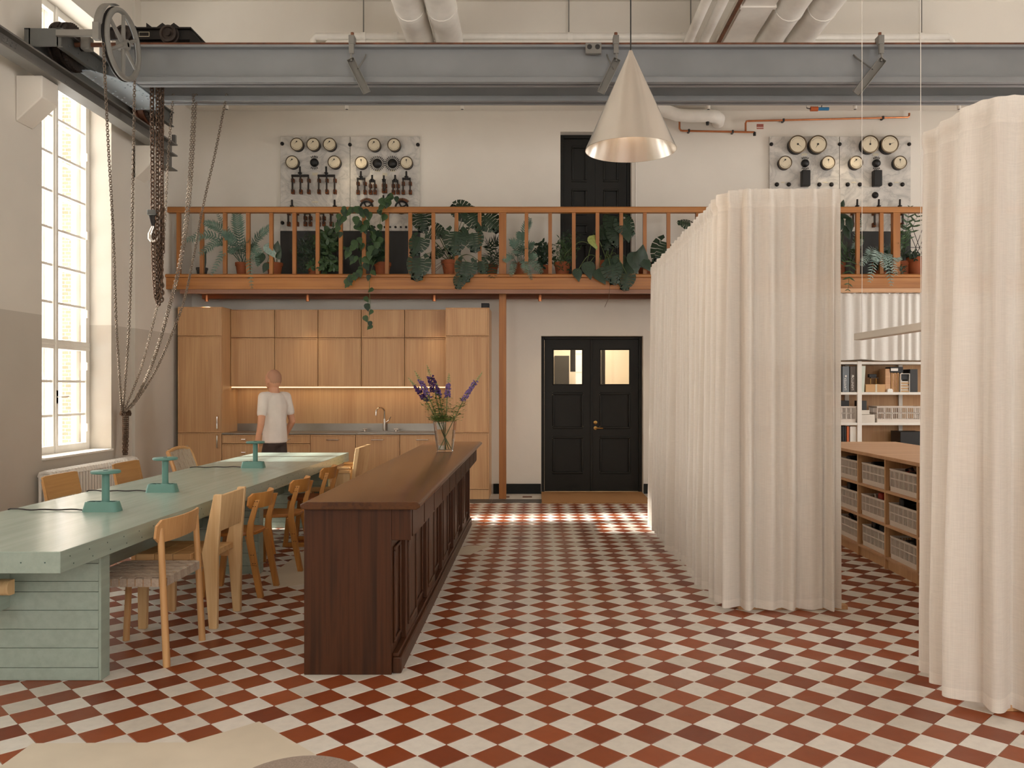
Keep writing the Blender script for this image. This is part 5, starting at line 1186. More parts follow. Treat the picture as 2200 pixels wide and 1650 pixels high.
# ================================================================== CRATE ISLAND
IX0, IX1, IY0, IY1, IZ = 2.88, 3.75, 4.6, 8.77, .935
t = thing('shelf_island', 'low oak shelving island with open cubbies for crates behind the curtains', 'shelf')
MB().box(IX0-.012, IX1, IY0, IY1, IZ-.03, IZ).build('top', 'oak_shelf', t, bevel=.003)
dv = [6.35-.59*2, 6.35-.59, 6.35, 6.94, 7.53, 8.12, 8.75]
for y in dv: MB().box(IX0, IX1-.02, y-.01, y+.01, .0, IZ-.03).build('divider', 'oak', t)
for z in (.09,.36,.64): MB().box(IX0+.002, IX1-.02, dv[0], dv[-1], z-.01, z+.01).build('shelf_board', 'oak_shelf', t)
MB().box(IX0+.02, IX0+.04, dv[0], dv[-1], 0, .08).build('plinth', 'oak', t); MB().box(IX1-.03, IX1-.012, dv[0], dv[-1], 0, IZ-.03).build('back', 'oak_dark', t)
def crate_parts(r, L, Dp, Hh):
    """lattice crate: long side along Y (front faces -X)"""
    b = MB(); nx = 6; th = .006
    def side(ax, c, a0, a1, n):
        def bar(u0,u1,z0,z1):
            if ax == 'x': b.box(c-th/2,c+th/2,u0,u1,z0,z1)
            else: b.box(u0,u1,c-th/2,c+th/2,z0,z1)
        bar(a0,a1,0,Hh*.22); bar(a0,a1,Hh*.55,Hh*.60); bar(a0,a1,Hh*.90,Hh)
        for k in range(n+1): u = a0+(a1-a0)*k/n; bar(u-.006,u+.006,Hh*.2,Hh*.92)
        for k in range(n*4): 
            if k % 4: u = a0+(a1-a0)*k/(n*4); bar(u-.0022,u+.0022,Hh*.2,Hh*.92)
    side('x', -Dp/2, -L/2, L/2, nx); side('x', Dp/2, -L/2, L/2, nx); side('y', -L/2, -Dp/2, Dp/2, 4); side('y', L/2, -Dp/2, Dp/2, 4)
    b.box(-Dp/2,Dp/2,-L/2,L/2,0,.006); b.build('basket', 'crate_white', r)
    m = MB()
    for (a0,a1,c0,c1) in ((-Dp/2-.008,-Dp/2+.004,-L/2-.008,L/2+.008),(Dp/2-.004,Dp/2+.008,-L/2-.008,L/2+.008),(-Dp/2,Dp/2,-L/2-.008,-L/2+.004),(-Dp/2,Dp/2,L/2-.004,L/2+.008)): m.box(a0,a1,c0,c1,Hh-.012,Hh)
    m.build('rim', 'crate_white', r, bevel=.002)
first = None; rown = ['top','middle','bottom']; coln = ['nearest','second','third','far']
stuff_m = ['black','charcoal','black','red_tool','charcoal','black','charcoal','black','paper','black','charcoal','black']
kk = 0
for ci, (ya, yb) in enumerate(((6.36,6.93),(6.95,7.52),(7.54,8.11))):
    for ri, z in enumerate((.65,.37,.10)):
        yy = (ya+yb)/2+(.0,.012,-.012)[ri]*(1 if ci != 2 else -1)
        lab = 'white lattice crate in the %s cubby row, %s column from the near curtain' % (rown[ri], coln[ci])
        if first is None: first = thing('lattice_crate', lab, 'crate', (3.09,yy,z), 0, 'lattice crates in the island'); crate_parts(first, .50, .36, .185)
        else: c = copy_tree(first); c.location = (3.09,yy,z); c['label'] = lab
        b = thing('crate_contents', 'dark odds and ends piled in the %s crate of the %s column' % (rown[ri], coln[ci]), 'tools', (3.09,yy,z+.012)); rd = random.Random(kk)
        for q in range(5):
            y0 = -.19+.085*q; hh = rd.uniform(.12,.20) if q % 2 else rd.uniform(.15,.225)
            m_ = stuff_m[(kk+q) % 12] if q != 2 else ('red_tool' if (ri == 1 and ci < 2) else 'charcoal')
            if rd.random() < .45: MB().tube([(rd.uniform(-.1,.1),y0,.0),(rd.uniform(-.12,.0),y0+.02,hh),(rd.uniform(-.1,.05),y0+.07,hh*.9),(0,y0+.08,.0)], .012, 8).build('cable_loop', m_, b, smooth=True)
            else: MB().box(-.14,.12,y0-.035,y0+.035,.0,hh,Mx((0,0,0),0,0,0)).build('pouch', m_, b, bevel=.015)
        kk += 1
# ================================================================== WHITE SHELF UNDER THE GALLERY
SY = 11.05
def sx_(px): return (px-VX)/FPX*SY
def sz_(y): return CAMZ-(y-VY)/FPX*SY
t = thing('white_shelf', 'white metal shelving with wooden back under the gallery', 'shelf')
for px in (1560, 1847, 2134): MB().box(sx_(px)-.028, sx_(px)+.028, SY, SY+.03, 0, sz_(776)+.0).build('upright', 'white_metal', t); MB().box(sx_(px)-.028, sx_(px)+.028, SY+.45, SY+.48, 0, 1.85).build('upright', 'white_metal', t)
MB().box(sx_(1972)-.06, sx_(1972)-.01, SY+.44, SY+.47, 0, 1.84).build('upright', 'white_metal', t)
for y in (779, 844.5, 910): z = sz_(y); MB().box(sx_(1560), sx_(2134), SY+.005, SY+.47, z-.022, z+.012).build('shelf_board', 'white_metal', t, bevel=.002)
for z in (.62,.2): MB().box(sx_(1560), sx_(2134), SY+.005, SY+.47, z-.02, z+.012).build('shelf_board', 'white_metal', t, bevel=.002)
MB().box(sx_(1560), sx_(2134), SY+.485, SY+.50, 0, 1.87).build('back_panel', 'oak', t)
zt1, zt2, zt3 = sz_(844.5)+.012, sz_(910)+.012, .632
curtain('valance_curtain', 'short white pleated curtain above the white shelf', [(2.62,10.99),(6.6,10.99)], 2.745, 1.862, 'cotton_white', .13, .012, .018, 5, head=.035, rows=20, ds=.01, hem=.05, hmat='cotton_white')
tag(MB().box(2.6,6.6,10.955,11.03,2.745,2.80).build('curtain_batten','oak_shelf',bevel=.003), 'pale wood batten holding the short white curtain', 'batten')
def text(par, s, loc, size, mat, rot, align='LEFT'):
    c = bpy.data.curves.new('lettering', 'FONT'); c.body = s; c.size = size; c.extrude = .0004; c.align_x = align; c.align_y = 'CENTER'
    tmp = bpy.data.objects.new('lettering_curve', c); COL.objects.link(tmp); bpy.context.view_layer.update()
    me = bpy.data.meshes.new_from_object(tmp.evaluated_get(bpy.context.evaluated_depsgraph_get())); bpy.data.objects.remove(tmp)
    me.materials.clear(); me.materials.append(MT[mat]); o = bpy.data.objects.new('lettering', me); COL.objects.link(o); o.parent = par; o.location = loc; o.rotation_euler = rot; return o
def book(lab, px0, px1, zb, h_, m_, d_=.24, lean=0, txt=None, grp='binders on the white shelf', emblem=False):
    x0, x1 = sx_(px0), sx_(px1); t_ = thing('binder', lab, 'binder', ((x0+x1)/2,SY+.03,zb), 0, grp); w_ = (x1-x0)/2-.001
    MB().box(-w_,w_,0,d_,0,h_).build('cover', m_, t_, bevel=.003); MB().box(-w_+.003,w_-.003,.004,d_+.001,.004,h_-.006).build('pages', 'paper', t_)
    if txt: text(t_, txt, (-w_*.15,-.0012,.025), .042, 'print_white', (PI/2,-PI/2,0))
    if emblem: MB().sph((0,-.001,h_*.62), (.012,.001,.012), 8, 6).build('emblem', 'print_white', t_)
book('black sample binder, leftmost on the upper white shelf', 1797.5,1810.5, zt1,.345,'black')
book('grey blue sample binder between two dark ones on the upper shelf', 1811.5,1826.5, zt1,.342,'book_grey', txt='LAMITEX', emblem=True)
book('brownish grey sample binder next to the white upright', 1828,1841.5, zt1,.342,'book_brown', txt='LASNITON', emblem=True)
t_ = thing('sample_board', 'pale green sample board leaning in the upper white shelf', 'board', (sx_(1855),SY+.04,zt1), 0); MB().box(-.03,.026,0,.30,0,.35,Mx((0,0,0),0,math.radians(3),0)).build('sheet', 'pale_green', t_)
def sbox(name, lab, cat, px0, px1, y0, y1, m_, depth=.2, back=.03, parts=None, grp=None, base=None):
    x0, x1 = sx_(px0), sx_(px1); zb = sz_(y1) if base is None else base; zt = sz_(y0); t_ = thing(name, lab, cat, ((x0+x1)/2,SY+back,zb), 0, grp)
    MB().box(-(x1-x0)/2,(x1-x0)/2,0,depth,0,zt-zb).build('body', m_, t_, bevel=.004); return t_, (x1-x0)/2, zt-zb
a, w_, h_ = sbox('cardboard_box', 'low cardboard box in the upper white shelf', 'box', 1862, 1904, 825.5, 840, 'cardboard', .22, base=zt1); MB().box(-.003,.02,-.0015,0,0,h_).build('tape', 'plate_cream', a)
sbox('wood_sample', 'upright wooden board sample in the upper white shelf', 'sample', 1906, 1917.5, 792, 840, 'oak_shelf', .2, .06, base=zt1)
for k in range(5): sbox('wood_sample', '%s thin upright wooden strip sample beside the paper tray' % ['first','second','third','fourth','fifth'][k], 'sample', 1919+k*3.4, 1921.9+k*3.4, 800.5+(k%2), 840, 'oak_shelf' if k % 2 else 'cardboard', .2, .06, grp='strip samples', base=zt1)
a, w_, h_ = sbox('glasses_case', 'black flat case lying across the wooden samples', 'case', 1916, 1944, 788, 799.5, 'black', .16, .05, base=sz_(800.4)); MB().box(-w_*.9,w_*.2,-.0015,0,h_*.3,h_*.75).build('printed_label', 'print_white', a)
t_ = thing('paper_tray', 'small white open tray with stacked paper in the upper shelf', 'tray', (sx_(1947),SY+.03,zt1)); w_ = sx_(1956)-sx_(1947)
MB().box(-w_-.006,-w_,0,.22,0,.245).build('side', 'white_metal', t_); MB().box(w_,w_+.006,0,.22,0,.245).build('side', 'white_metal', t_); MB().box(-w_,w_,0,.22,.24,.246).build('lid', 'white_metal', t_)
for k in range(8): MB().box(-w_+.002,w_-.002-.006*(k%3),.005+.006*(k%2),.2,.004+k*.018,.019+k*.018).build('paper_stack', 'paper' if k % 2 else 'cardboard', t_)
MB().box(-w_+.002,w_-.002,.02,.2,.165,.235).build('black_box', 'black', t_)
for k in range(2): sbox('file_box', ['tall black file box at the right of the upper white shelf','black file box standing behind the paper tray'][k], 'box', (1957.5,1944)[k], (1974,1957)[k], (793,793)[k], 840, 'charcoal', .22 if k == 0 else .1, .03 if k == 0 else .29, base=zt1)
t_ = thing('scale_model', 'small white scale model house on the upper white shelf', 'model', (sx_(1913.5),SY+.01,zt1)); MB().box(-.035,.035,-.0,.05,0,.03).build('body','print_white',t_); MB().prism([(-.037,.03),(.037,.03),(.02,.045),(-.02,.045)],0,.05,'y').build('roof','print_white',t_)
t_ = thing('gift_model', 'dark purple block model on thin legs above the cardboard box', 'model', (sx_(1884),SY+.13,sz_(825.4)))
MB().box(-.05,.05,0,.06,.09,.135).build('block','black',t_,bevel=.004); MB().box(-.025,.075,0,.05,.08,.088).build('plate','book_brown',t_)
for x_ in (-.02,.055): MB().cyl((x_,.03,0),(x_,.03,.08),.004,n=6).build('leg','brass',t_)
def crate2(lab, px0, px1, z):
    x0, x1 = sx_(px0), sx_(px1); r = thing('lattice_crate', lab, 'crate', ((x0+x1)/2,SY+.17,z), PI/2, 'lattice crates in the white shelf'); crate_parts(r, x1-x0, .27, .215); return r
crate2('white lattice crate left of the white upright, middle shelf', 1780, 1840.5, zt2); crate2('long white lattice crate right of the white upright, middle shelf', 1887, 1985, zt2)
a, w_, h_ = sbox('pouch', 'brown folded pouch lying in the left shelf crate', 'pouch', 1790, 1809, 858, 874, 'orange', .15, .08, base=zt2+.19); sbox('folded_bag', 'black folded bag in the left shelf crate', 'bag', 1810, 1830, 861, 874, 'black', .15, .09, base=zt2+.19)
sbox('storage_box', 'dark storage box on top of the paper stack, middle shelf', 'box', 1851.5, 1866, 861, 880, 'charcoal', .2, .06, base=sz_(881)); sbox('paper_pile', 'pile of pale paper below the dark storage box', 'paper', 1851.5, 1872, 881.5, 889.5, 'paper', .22, .06, base=sz_(890.5)); sbox('card_box', 'pale grey card box on the middle shelf right of the upright', 'box', 1852, 1881, 891, 908, 'paper', .2, .02, base=zt2)
for k in range(4): book('dark narrow book, %s from the left on the lower white shelf' % ['first','second','third','fourth'][k], 1802+k*4.6, 1806+k*4.6, zt3, .36, 'black', grp='books on the lower shelf')
book('wooden-backed book on the lower white shelf', 1821, 1826, zt3, .36, 'orange', grp='books on the lower shelf'); book('wide white binder on the lower white shelf', 1828, 1841.5, zt3, .355, 'white_metal', grp='books on the lower shelf')
sbox('equipment_case', 'black equipment case on the lower shelf behind the island', 'case', 1938, 1990, 928, 960, 'black', .3, .05, base=zt3)
# linear lamp on two wires
LZ = 1.90; t = thing('linear_lamp', 'slim pale linear lamp hanging on two thin wires above the crate island', 'lamp', (2.68,0,0))
a_ = at(1845,722,6.5); X_ = a_.x
t.location = (X_,0,0)
MB().box(-.03,.03,5.05,6.52,a_.z-.03,a_.z+.02).build('profile', 'white_metal', t, bevel=.003); MB().box(-.024,.024,5.1,6.5,a_.z-.033,a_.z-.0299).build('diffuser', 'crate_white', t)
for Yw in (X_*FPX/(1852-VX), X_*FPX/(1978-VX)): MB().cyl((0,Yw,a_.z),(0,Yw,ZC), .0022, n=6).build('wire', 'white_metal', t)
# ================================================================== VASE WITH LARKSPUR
VB = Vector((-.854,7.765,.909)); t = thing('glass_vase', 'square tapered clear glass vase with water on the bar counter', 'vase', VB)
def sq(h0, h1, n): return [(-h0,-h0,n),(h0,-h0,n),(h0,h0,n),(-h0,h0,n)]
b = MB(); R = [sq(.068,0,0), sq(.098,0,.282), sq(.093,0,.282), sq(.064,0,.018)]
b.add([p for r_ in R for p in r_], [(0,3,2,1)]+[(4*j+i,4*j+(i+1)%4,4*j+4+(i+1)%4,4*j+4+i) for j in range(3) for i in range(4)]+[(12,13,14,15)]); b.build('glass', 'vase_glass', t, bevel=.003)
b = MB(); R = [sq(.0642,0,.0185), sq(.0852,0,.20)]; b.add([p for r_ in R for p in r_], [(0,3,2,1),(4,5,6,7)]+[(i,(i+1)%4,4+(i+1)%4,4+i) for i in range(4)]); b.build('water', 'water', t)
fl = [((-.34,.02,.68),'petal',.17,.47,1.0),((-.275,-.03,.745),'petal_light',.16,.48,.95),((-.17,.03,.80),'petal',.24,.50,1.5),((.04,-.02,.72),'petal_light',.13,.50,.85),((.345,.02,.735),'petal_light',.22,.44,.95),((-.09,.05,.65),'petal_light',.10,.62,.75)]
lf = ['leftmost','second from left','tallest dark','upright','far right leaning','short middle']
for i, (tip, pm, fl_, st_, sc) in enumerate(fl):
    r = thing('larkspur_stem', '%s purple larkspur spike in the glass vase' % lf[i], 'flower', VB, 0, 'larkspur in the vase'); rd = random.Random(i+20)
    tip = Vector(tip); base = Vector((-tip.x*.16+rd.uniform(-.01,.01), -tip.y*.3, .024)); neck = Vector((tip.x*.22, tip.y*.5, .285))
    P = catmull([base, neck, neck.lerp(tip,.5)+Vector((tip.x*-.04,0,.01)), tip], 12); MB().tube(P, [.0042]*(len(P)-8)+[.003]*4+[.0018]*4, 6).build('stem', 'stem_green', r, smooth=True)
    seg = tip-neck; dirn = seg.normalized(); L = seg.length
    def pt(f): return P[12+min(int(f*(len(P)-13)), len(P)-13)]
    b = MB(); g_ = MB(); lv = MB()
    for k in range(int(60*sc)):
        f = st_+(.93-st_-.12)*rd.random(); a = rd.uniform(0,2*PI); rr_ = (.024*sc)*(1-.5*(f-st_)/(1-st_)); c_ = pt(f)+Vector((rr_*math.cos(a),rr_*math.sin(a),rd.uniform(-.008,.008)))
        for q in range(3): b.sph(c_+Vector((rd.uniform(-.006,.006),rd.uniform(-.006,.006),rd.uniform(-.006,.006))), (rd.uniform(.006,.010),rd.uniform(.005,.010),rd.uniform(.005,.009)), 5, 4)
    for k in range(26):
        f = .84+.16*k/25; a = k*2.4; rr_ = .014*(1-(k/25))+.003; g_.sph(pt(f)+Vector((rr_*math.cos(a),rr_*math.sin(a),0)), (.004,.004,.006), 5, 4)
    for k in range(90):
        f = rd.uniform(.0,1)**1.6*st_; c_ = pt(f); a = rd.uniform(0,2*PI); ln = rd.uniform(.02,.075)*(1.1-f); e = c_+Vector((ln*math.cos(a),ln*math.sin(a),rd.uniform(-.01,.03)))
        lv.tube([c_,c_.lerp(e,.6),e], [.0012,.001,.0008], 3)
        for q in range(3):
            a2 = a+rd.uniform(-.9,.9); w_ = rd.uniform(.009,.017); d = Vector((math.cos(a2),math.sin(a2),rd.uniform(-.3,.5))); s_ = Vector((-math.sin(a2),math.cos(a2),0))*w_*.5; p0 = e; p2 = e+d*w_*2.2; pm_ = e+d*w_*1.1
            lv.add([p0,pm_+s_,p2,pm_-s_], [(0,1,2,3)])
    tag(b.build('petals', pm, r, smooth=True, ang=180), kind='stuff'); tag(g_.build('buds', 'bud_green', r, smooth=True, ang=180), kind='stuff'); tag(lv.build('leaflets', 'leaf_bright', r), kind='stuff')
# ================================================================== PLANTS ON THE GALLERY
PZ = 3.0
def leaf_mesh(name, outline, mat, seg_slots=None, curl=.25):
    """outline: list of (t along midrib, half width); slots cut lobes"""
    b = MB()
    if not seg_slots:
        n = len(outline); vs_ = []
        for t_, w_ in outline:
            vs_ += [(-w_, t_-.08*w_, -curl*w_*w_*2), (0, t_, .02-curl*.35*t_*t_), (w_, t_-.08*w_, -curl*w_*w_*2)]
        vs_ = [(x, y, z if i % 3 == 1 else z-curl*.35*y*y) for i, (x, y, z) in enumerate(vs_)]
        b.add(vs_, [(3*i+k,3*i+k+1,3*i+4+k,3*i+3+k) for i in range(n-1) for k in (0,1)])
    else:
        for s in (-1,1):
            for (m0, m1, o0, o1) in seg_slots:      # attach along midrib m0..m1, outer edge points o0, o1
                band = .27
                P = [(0,m0),(s*band,m0+.02*s*s),(s*o0[0]*.65,(m0+.02)*.35+o0[1]*.65),(s*o0[0],o0[1]),(s*o1[0],o1[1]),(s*o1[0]*.65,(m1-.0)*.35+o1[1]*.65),(s*band,m1),(0,m1)]
                q = [(x,y,-curl*(x*x*1.6)-curl*.4*y*y) for x, y in P]; k0 = len(b.v)
                f = [(0,1,6,7),(1,2,5,6),(2,3,4,5)]
                b.add(q, f if s > 0 else [tuple(reversed(x)) for x in f])
    return b.mesh(name, mat, True, 180)
HEART = [(-.22,.20),(-.10,.36),(.08,.44),(.28,.42),(.48,.33),(.68,.20),(.86,.08),(.97,.005)]
OVATE = [(0,.01),(.1,.13),(.28,.23),(.5,.25),(.72,.18),(.9,.07),(1,.004)]
MON = [(-.02,.07,(.28,-.28),(.47,-.12)),(.07,.18,(.50,-.08),(.56,.11)),(.18,.30,(.565,.14),(.545,.34)),(.30,.43,(.535,.37),(.46,.56)),(.43,.57,(.44,.59),(.34,.74)),(.57,.75,(.31,.77),(.17,.91)),(.75,.95,(.14,.93),(.01,1.06))]
LM = {'mon': leaf_mesh('leaf','', 'leaf_dark', MON), 'heart': leaf_mesh('leaf', HEART, 'leaf_dark'), 'heart_mid': leaf_mesh('leaf', HEART, 'leaf_mid'), 'ovate': leaf_mesh('leaf', OVATE, 'leaf_dark'), 'lime': leaf_mesh('leaf', HEART, 'leaf_lime'), 'heart_s': leaf_mesh('leaf', HEART, 'leaf_silver'), 'ov_mid': leaf_mesh('leaf', OVATE, 'leaf_mid')}
rp = random.Random(11)
def pot(par, r0, h_, mat='terracotta', soil=True):
    k = .72
    MB().lathe([(r0*k,0),(r0*.95,h_*.78),(r0*1.04,h_*.78),(r0*1.06,h_),(r0*.97,h_),(r0*.94,h_*.88),(0,h_*.88)], 22).build('pot', mat, par, smooth=True)
    if soil: MB().lathe([(r0*.93,h_*.885),(r0*.5,h_*.91),(0,h_*.92)], 16).build('soil', 'soil', par, smooth=True)
def plant(name, lab, px, Y=11.42, r0=.10, h_=.2, mat='terracotta'):
    t = thing(name, lab, 'plant', ((px-VX)/FPX*Y, Y, PZ), 0, 'potted plants on the gallery'); pot(t, r0, h_, mat); t['h'] = h_; return t
def put_leaf(par, kind, px, py, Y, lpx, ang, tilt=.35, stem=True, roll=0, sm='stem_green', name='leaf'):
    c = at(px, py, Y)-par.location; L = lpx/FPX*Y*(.74 if kind == 'mon' else .9); a = math.radians(ang)
    d = Vector((math.cos(a), -tilt*.6, -math.sin(a))).normalized()
    n = Vector((.25*math.sin(roll+rp.uniform(-.6,.6)), -1, .45+rp.uniform(-.2,.3))); n = (n-d*n.dot(d)).normalized(); x = d.cross(n)
    b0 = c-d*L*.45
    m = Matrix(((x.x,d.x,n.x,b0.x),(x.y,d.y,n.y,b0.y),(x.z,d.z,n.z,b0.z),(0,0,0,1))) @ Matrix.Diagonal((L,L,L,1))
    o = link(name, LM[kind], par, mtx=m)
    if stem:
        p0 = Vector((rp.uniform(-.03,.03), rp.uniform(-.02,.02), par['h']*.9)); mid = p0.lerp(b0,.55)+Vector((0,-.02,.10 if b0.z > .1 else .16))
        MB().tube(catmull([p0, mid, b0],6), [.006]*7+[.004]*6, 6).build('petiole', sm, par, smooth=True)
    return o
def frond(par, tip, Y, mat='leaf_fern', base=None, n=15, wmax=.05, arch=.10, dense=1.0, lobed=True):
    p0 = Vector((rp.uniform(-.03,.03), 0, par['h']*.9)) if base is None else base; p3 = at(tip[0],tip[1],Y)-par.location
    mid = p0.lerp(p3,.5)+Vector((0,-.03,arch)); P = catmull([p0,mid,p3],12); b = MB(); b.tube(P, [.004]*(len(P)//2)+[.0025]*(len(P)-len(P)//2), 5)
    N = int(n*dense*1.05); tot = len(P)-1
    for k in range(N):
        f = .28+.72*k/(N-1); i = min(int(f*tot), tot-1); q = P[i].lerp(P[i+1], f*tot-i); t_ = (P[i+1]-P[i]).normalized()
        sd_ = t_.cross(Vector((0,-1,.35))).normalized(); L = wmax*(math.sin(PI*min(1,(f-.2)/.85))**.6+.12); wd = L*.115+.0025
        nn = sd_.cross(t_).normalized()
        for s in (-1,1):
            dv = (sd_*s+t_*.55+nn*rp.uniform(-.25,.25)).normalized(); e = q+dv*L; m_ = q+dv*L*.5; w_ = t_*wd
            b.add([q-w_*.6, m_-w_+nn*.004, e, m_+w_+nn*.004, q+w_*.6], [(0,1,2,3,4)])
    return b.build('frond', mat, par)
def foliage(par, cen, rx, rz, Y, n, size, mat, narrow=False):
    b = MB(); br = MB(); c = at(cen[0],cen[1],Y)-par.location
    for k in range(n):
        while True:
            v = Vector((rp.uniform(-1,1), rp.uniform(-1,1), rp.uniform(-1,1)))
            if v.length < 1: break
        q = c+Vector((v.x*rx, v.y*.12, v.z*rz)); 
        if k % 7 == 0: br.tube([Vector((0,0,par['h']*.9)), Vector((0,0,par['h']*.9)).lerp(q,.5)+Vector((0,0,.03)), q], .003, 4)
        for j in range(4):
            a = rp.uniform(0,2*PI); d = Vector((math.cos(a), rp.uniform(-.6,.2), math.sin(a)*.8-.25)).normalized(); s_ = d.cross(Vector((rp.uniform(-.4,.4),-1,.3))).normalized(); L = size*rp.uniform(.6,1.25); w_ = L*(.10 if narrow else .22)
            nn = d.cross(s_); b.add([q, q+d*L*.35+s_*w_, q+d*L*.75+s_*w_*.8-nn*.003, q+d*L, q+d*L*.75-s_*w_*.8-nn*.003, q+d*L*.35-s_*w_], [(0,1,2,3,4,5)])
    tag(b.build('foliage', mat, par), kind='stuff'); tag(br.build('branches', 'stem_green', par), kind='stuff')
# 1 small dark pot
t = plant('potted_cactus', 'thin cactus in a dark pot at the left end of the gallery', 434, 11.4, .075, .13, 'dark_pot')
for dx, hh in ((-.01,.3),(.03,.36)): MB().tube([(dx,0,.11),(dx+.01,0,.2),(dx+.02,.0,hh)], [.014,.018,.008], 8).build('stem', 'leaf_dark', t, smooth=True)
# 2 blue fern
t = plant('blue_fern', 'feathery blue-green fern in terracotta pot at the left end of the gallery', 521, 11.40, .092, .20)
for tip, Y, wm, ar in (((398,517),11.0,.085,.22),((440,478),11.1,.085,.16),((508,452),11.2,.10,.05),((582,486),11.2,.085,.08),((455,590),10.98,.06,.25),((541,618),10.97,.055,.28),((430,545),11.05,.08,.22),((560,545),11.1,.085,.16),((478,500),11.05,.09,.1),((498,545),11.05,.07,.14),((535,515),11.1,.085,.1),((555,570),11.05,.07,.2),((468,462),11.3,.05,.05),((515,535),11.02,.09,.12)): frond(t, tip, Y, 'leaf_fern', None, 17, wm, ar)
# 3 small arum
t = plant('potted_arum', 'small arum with a few heart-shaped leaves in terracotta pot beside the fern', 590, 11.35, .105, .19)
for k, px, py, l, a in (('heart_s',583,540,34,60),('heart',595,528,24,-80),('heart',556,560,30,100),('heart',569,577,22,110),('heart',600,545,20,-60)): put_leaf(t, k, px, py, 11.1, l, a, stem=True)
# 4 schefflera
t = plant('umbrella_plant', 'bushy dark green plant with finger leaves in front of the black panel base', 676, 11.35, .10, .19)
foliage(t, (668,548), .27, .26, 11.28, 95, .075, 'leaf_dark', True); foliage(t, (708,520), .17, .22, 11.28, 55, .095, 'leaf_mid'); foliage(t, (700,570), .20, .12, 11.2, 40, .085, 'leaf_mid')
# 5 climbing ivy with a long trailing vine
t = plant('climbing_pothos', 'climbing heart-leaf vine winding over the handrail and trailing down to the kitchen', 822, 11.40, .11, .20)
paths = [[(822,560),(806,520),(790,470),(770,452),(745,452),(730,470),(728,500)],[(822,560),(815,500),(822,450),(832,430),(846,424)],[(815,560),(790,540),(765,520),(748,545),(760,560)],[(822,560),(806,560),(795,592),(794,630),(795,665),(792,690),(789,704)],[(810,560),(785,560),(770,590),(752,600),(745,610)],[(820,540),(800,500),(778,490),(760,480)],[(822,540),(812,520),(800,540),(790,570)]]
for i, pp in enumerate(paths):
    N = len(pp)-1; Yv = [11.38-.42*min(1,k/2.2) for k in range(N+1)]
    P = catmull([at(x,y,Yv[k])-t.location for k, (x,y) in enumerate(pp)], 8); MB().tube(P, .0035, 5).build('vine', 'stem_green', t, smooth=True)
    for k in range(2, len(P), 2 if i != 3 else 4):
        w_ = P[k]+t.location; px = VX+FPX*w_.x/w_.y; py = VY-FPX*(w_.z-CAMZ)/w_.y
        put_leaf(t, 'heart_mid' if (k+i) % 3 else 'heart', px+rp.uniform(-7,7), py+rp.uniform(-4,6), w_.y-.02, rp.uniform(13,21) if i != 3 else rp.uniform(11,18), rp.uniform(40,140), .3, False)
foliage(t, (800,545), .16, .16, 11.3, 22, .09, 'leaf_dark')
# 6 big monstera
t = plant('monstera_plant', 'large dark monstera with split leaves left of the middle newel post', 970, 11.42, .135, .23)
for px, py, l, a, Y in ((906,476,58,80,11.2),(940,497,50,20,11.15),(896,527,56,110,11.05),(897,576,66,95,10.95),(977,520,70,95,11.0),(986,452,50,200,11.2),(997,448,56,10,11.15),(1024,474,60,60,11.1),(1056,478,64,40,11.12),(990,506,50,150,11.05),(1018,519,56,80,11.0),(1000,582,60,95,10.95),(986,607,36,100,10.93),(1036,574,40,70,11.05),(935,545,40,130,11.25)): put_leaf(t, 'mon', px, py, Y, l, a, .3)
for k in range(12): MB().tube(catmull([Vector((0,0,.2)), Vector((rp.uniform(-.2,.2),-.08,.2+rp.uniform(-.02,.1))), Vector((rp.uniform(-.3,.25),-.1,rp.uniform(.0,.15)))],5), .003, 4).build('aerial_root', 'stem_brown', t)
# 7 ferns around the newel
t = plant('lacy_philodendron', 'small lacy-leaved philodendron just left of the middle newel post', 1056, 11.45, .09, .18)
for tip, Y in (((1044,522),11.2),((1070,514),11.2),((1058,596),11.0),((1078,548),11.15),((1040,560),11.15),((1068,570),11.1)): frond(t, tip, Y, 'leaf_dark', None, 9, .10, .1)
t = plant('blue_fern', 'feathery blue-green fern in terracotta pot right of the middle newel post', 1116, 11.35, .09, .19)
for tip, Y, wm in (((1138,470),11.2,.075),((1096,520),11.15,.08),((1084,562),11.05,.07),((1150,555),11.1,.075),((1164,586),11.0,.07),((1120,500),11.2,.08),((1098,592),10.98,.06),((1146,528),11.2,.08),((1130,585),11.0,.07),((1108,545),11.05,.08),((1142,600),10.98,.05),((1126,535),11.1,.08)): frond(t, tip, Y, 'leaf_fern', None, 16, wm, .1)
# 8 ficus, 9 fine-leaved plant
t = plant('small_ficus', 'small dark glossy-leaved plant between fern and gallery door', 1172, 11.45, .085, .17); foliage(t, (1168,545), .13, .19, 11.35, 42, .07, 'leaf_dark')
t = plant('asparagus_fern', 'loose fine-leaved bush in terracotta pot in front of the gallery door', 1208, 11.38, .11, .20); foliage(t, (1216,545), .20, .25, 11.3, 90, .055, 'leaf_mid', True); foliage(t, (1225,510), .14, .18, 11.3, 26, .06, 'leaf_dark', True)
for pp in ([(1215,545),(1245,520),(1270,525)],[(1270,525),(1262,560),(1260,580)]): MB().tube(catmull([at(x,y,11.15)-t.location for x, y in pp],6), .004, 5).build('runner', 'stem_green', t, smooth=True)
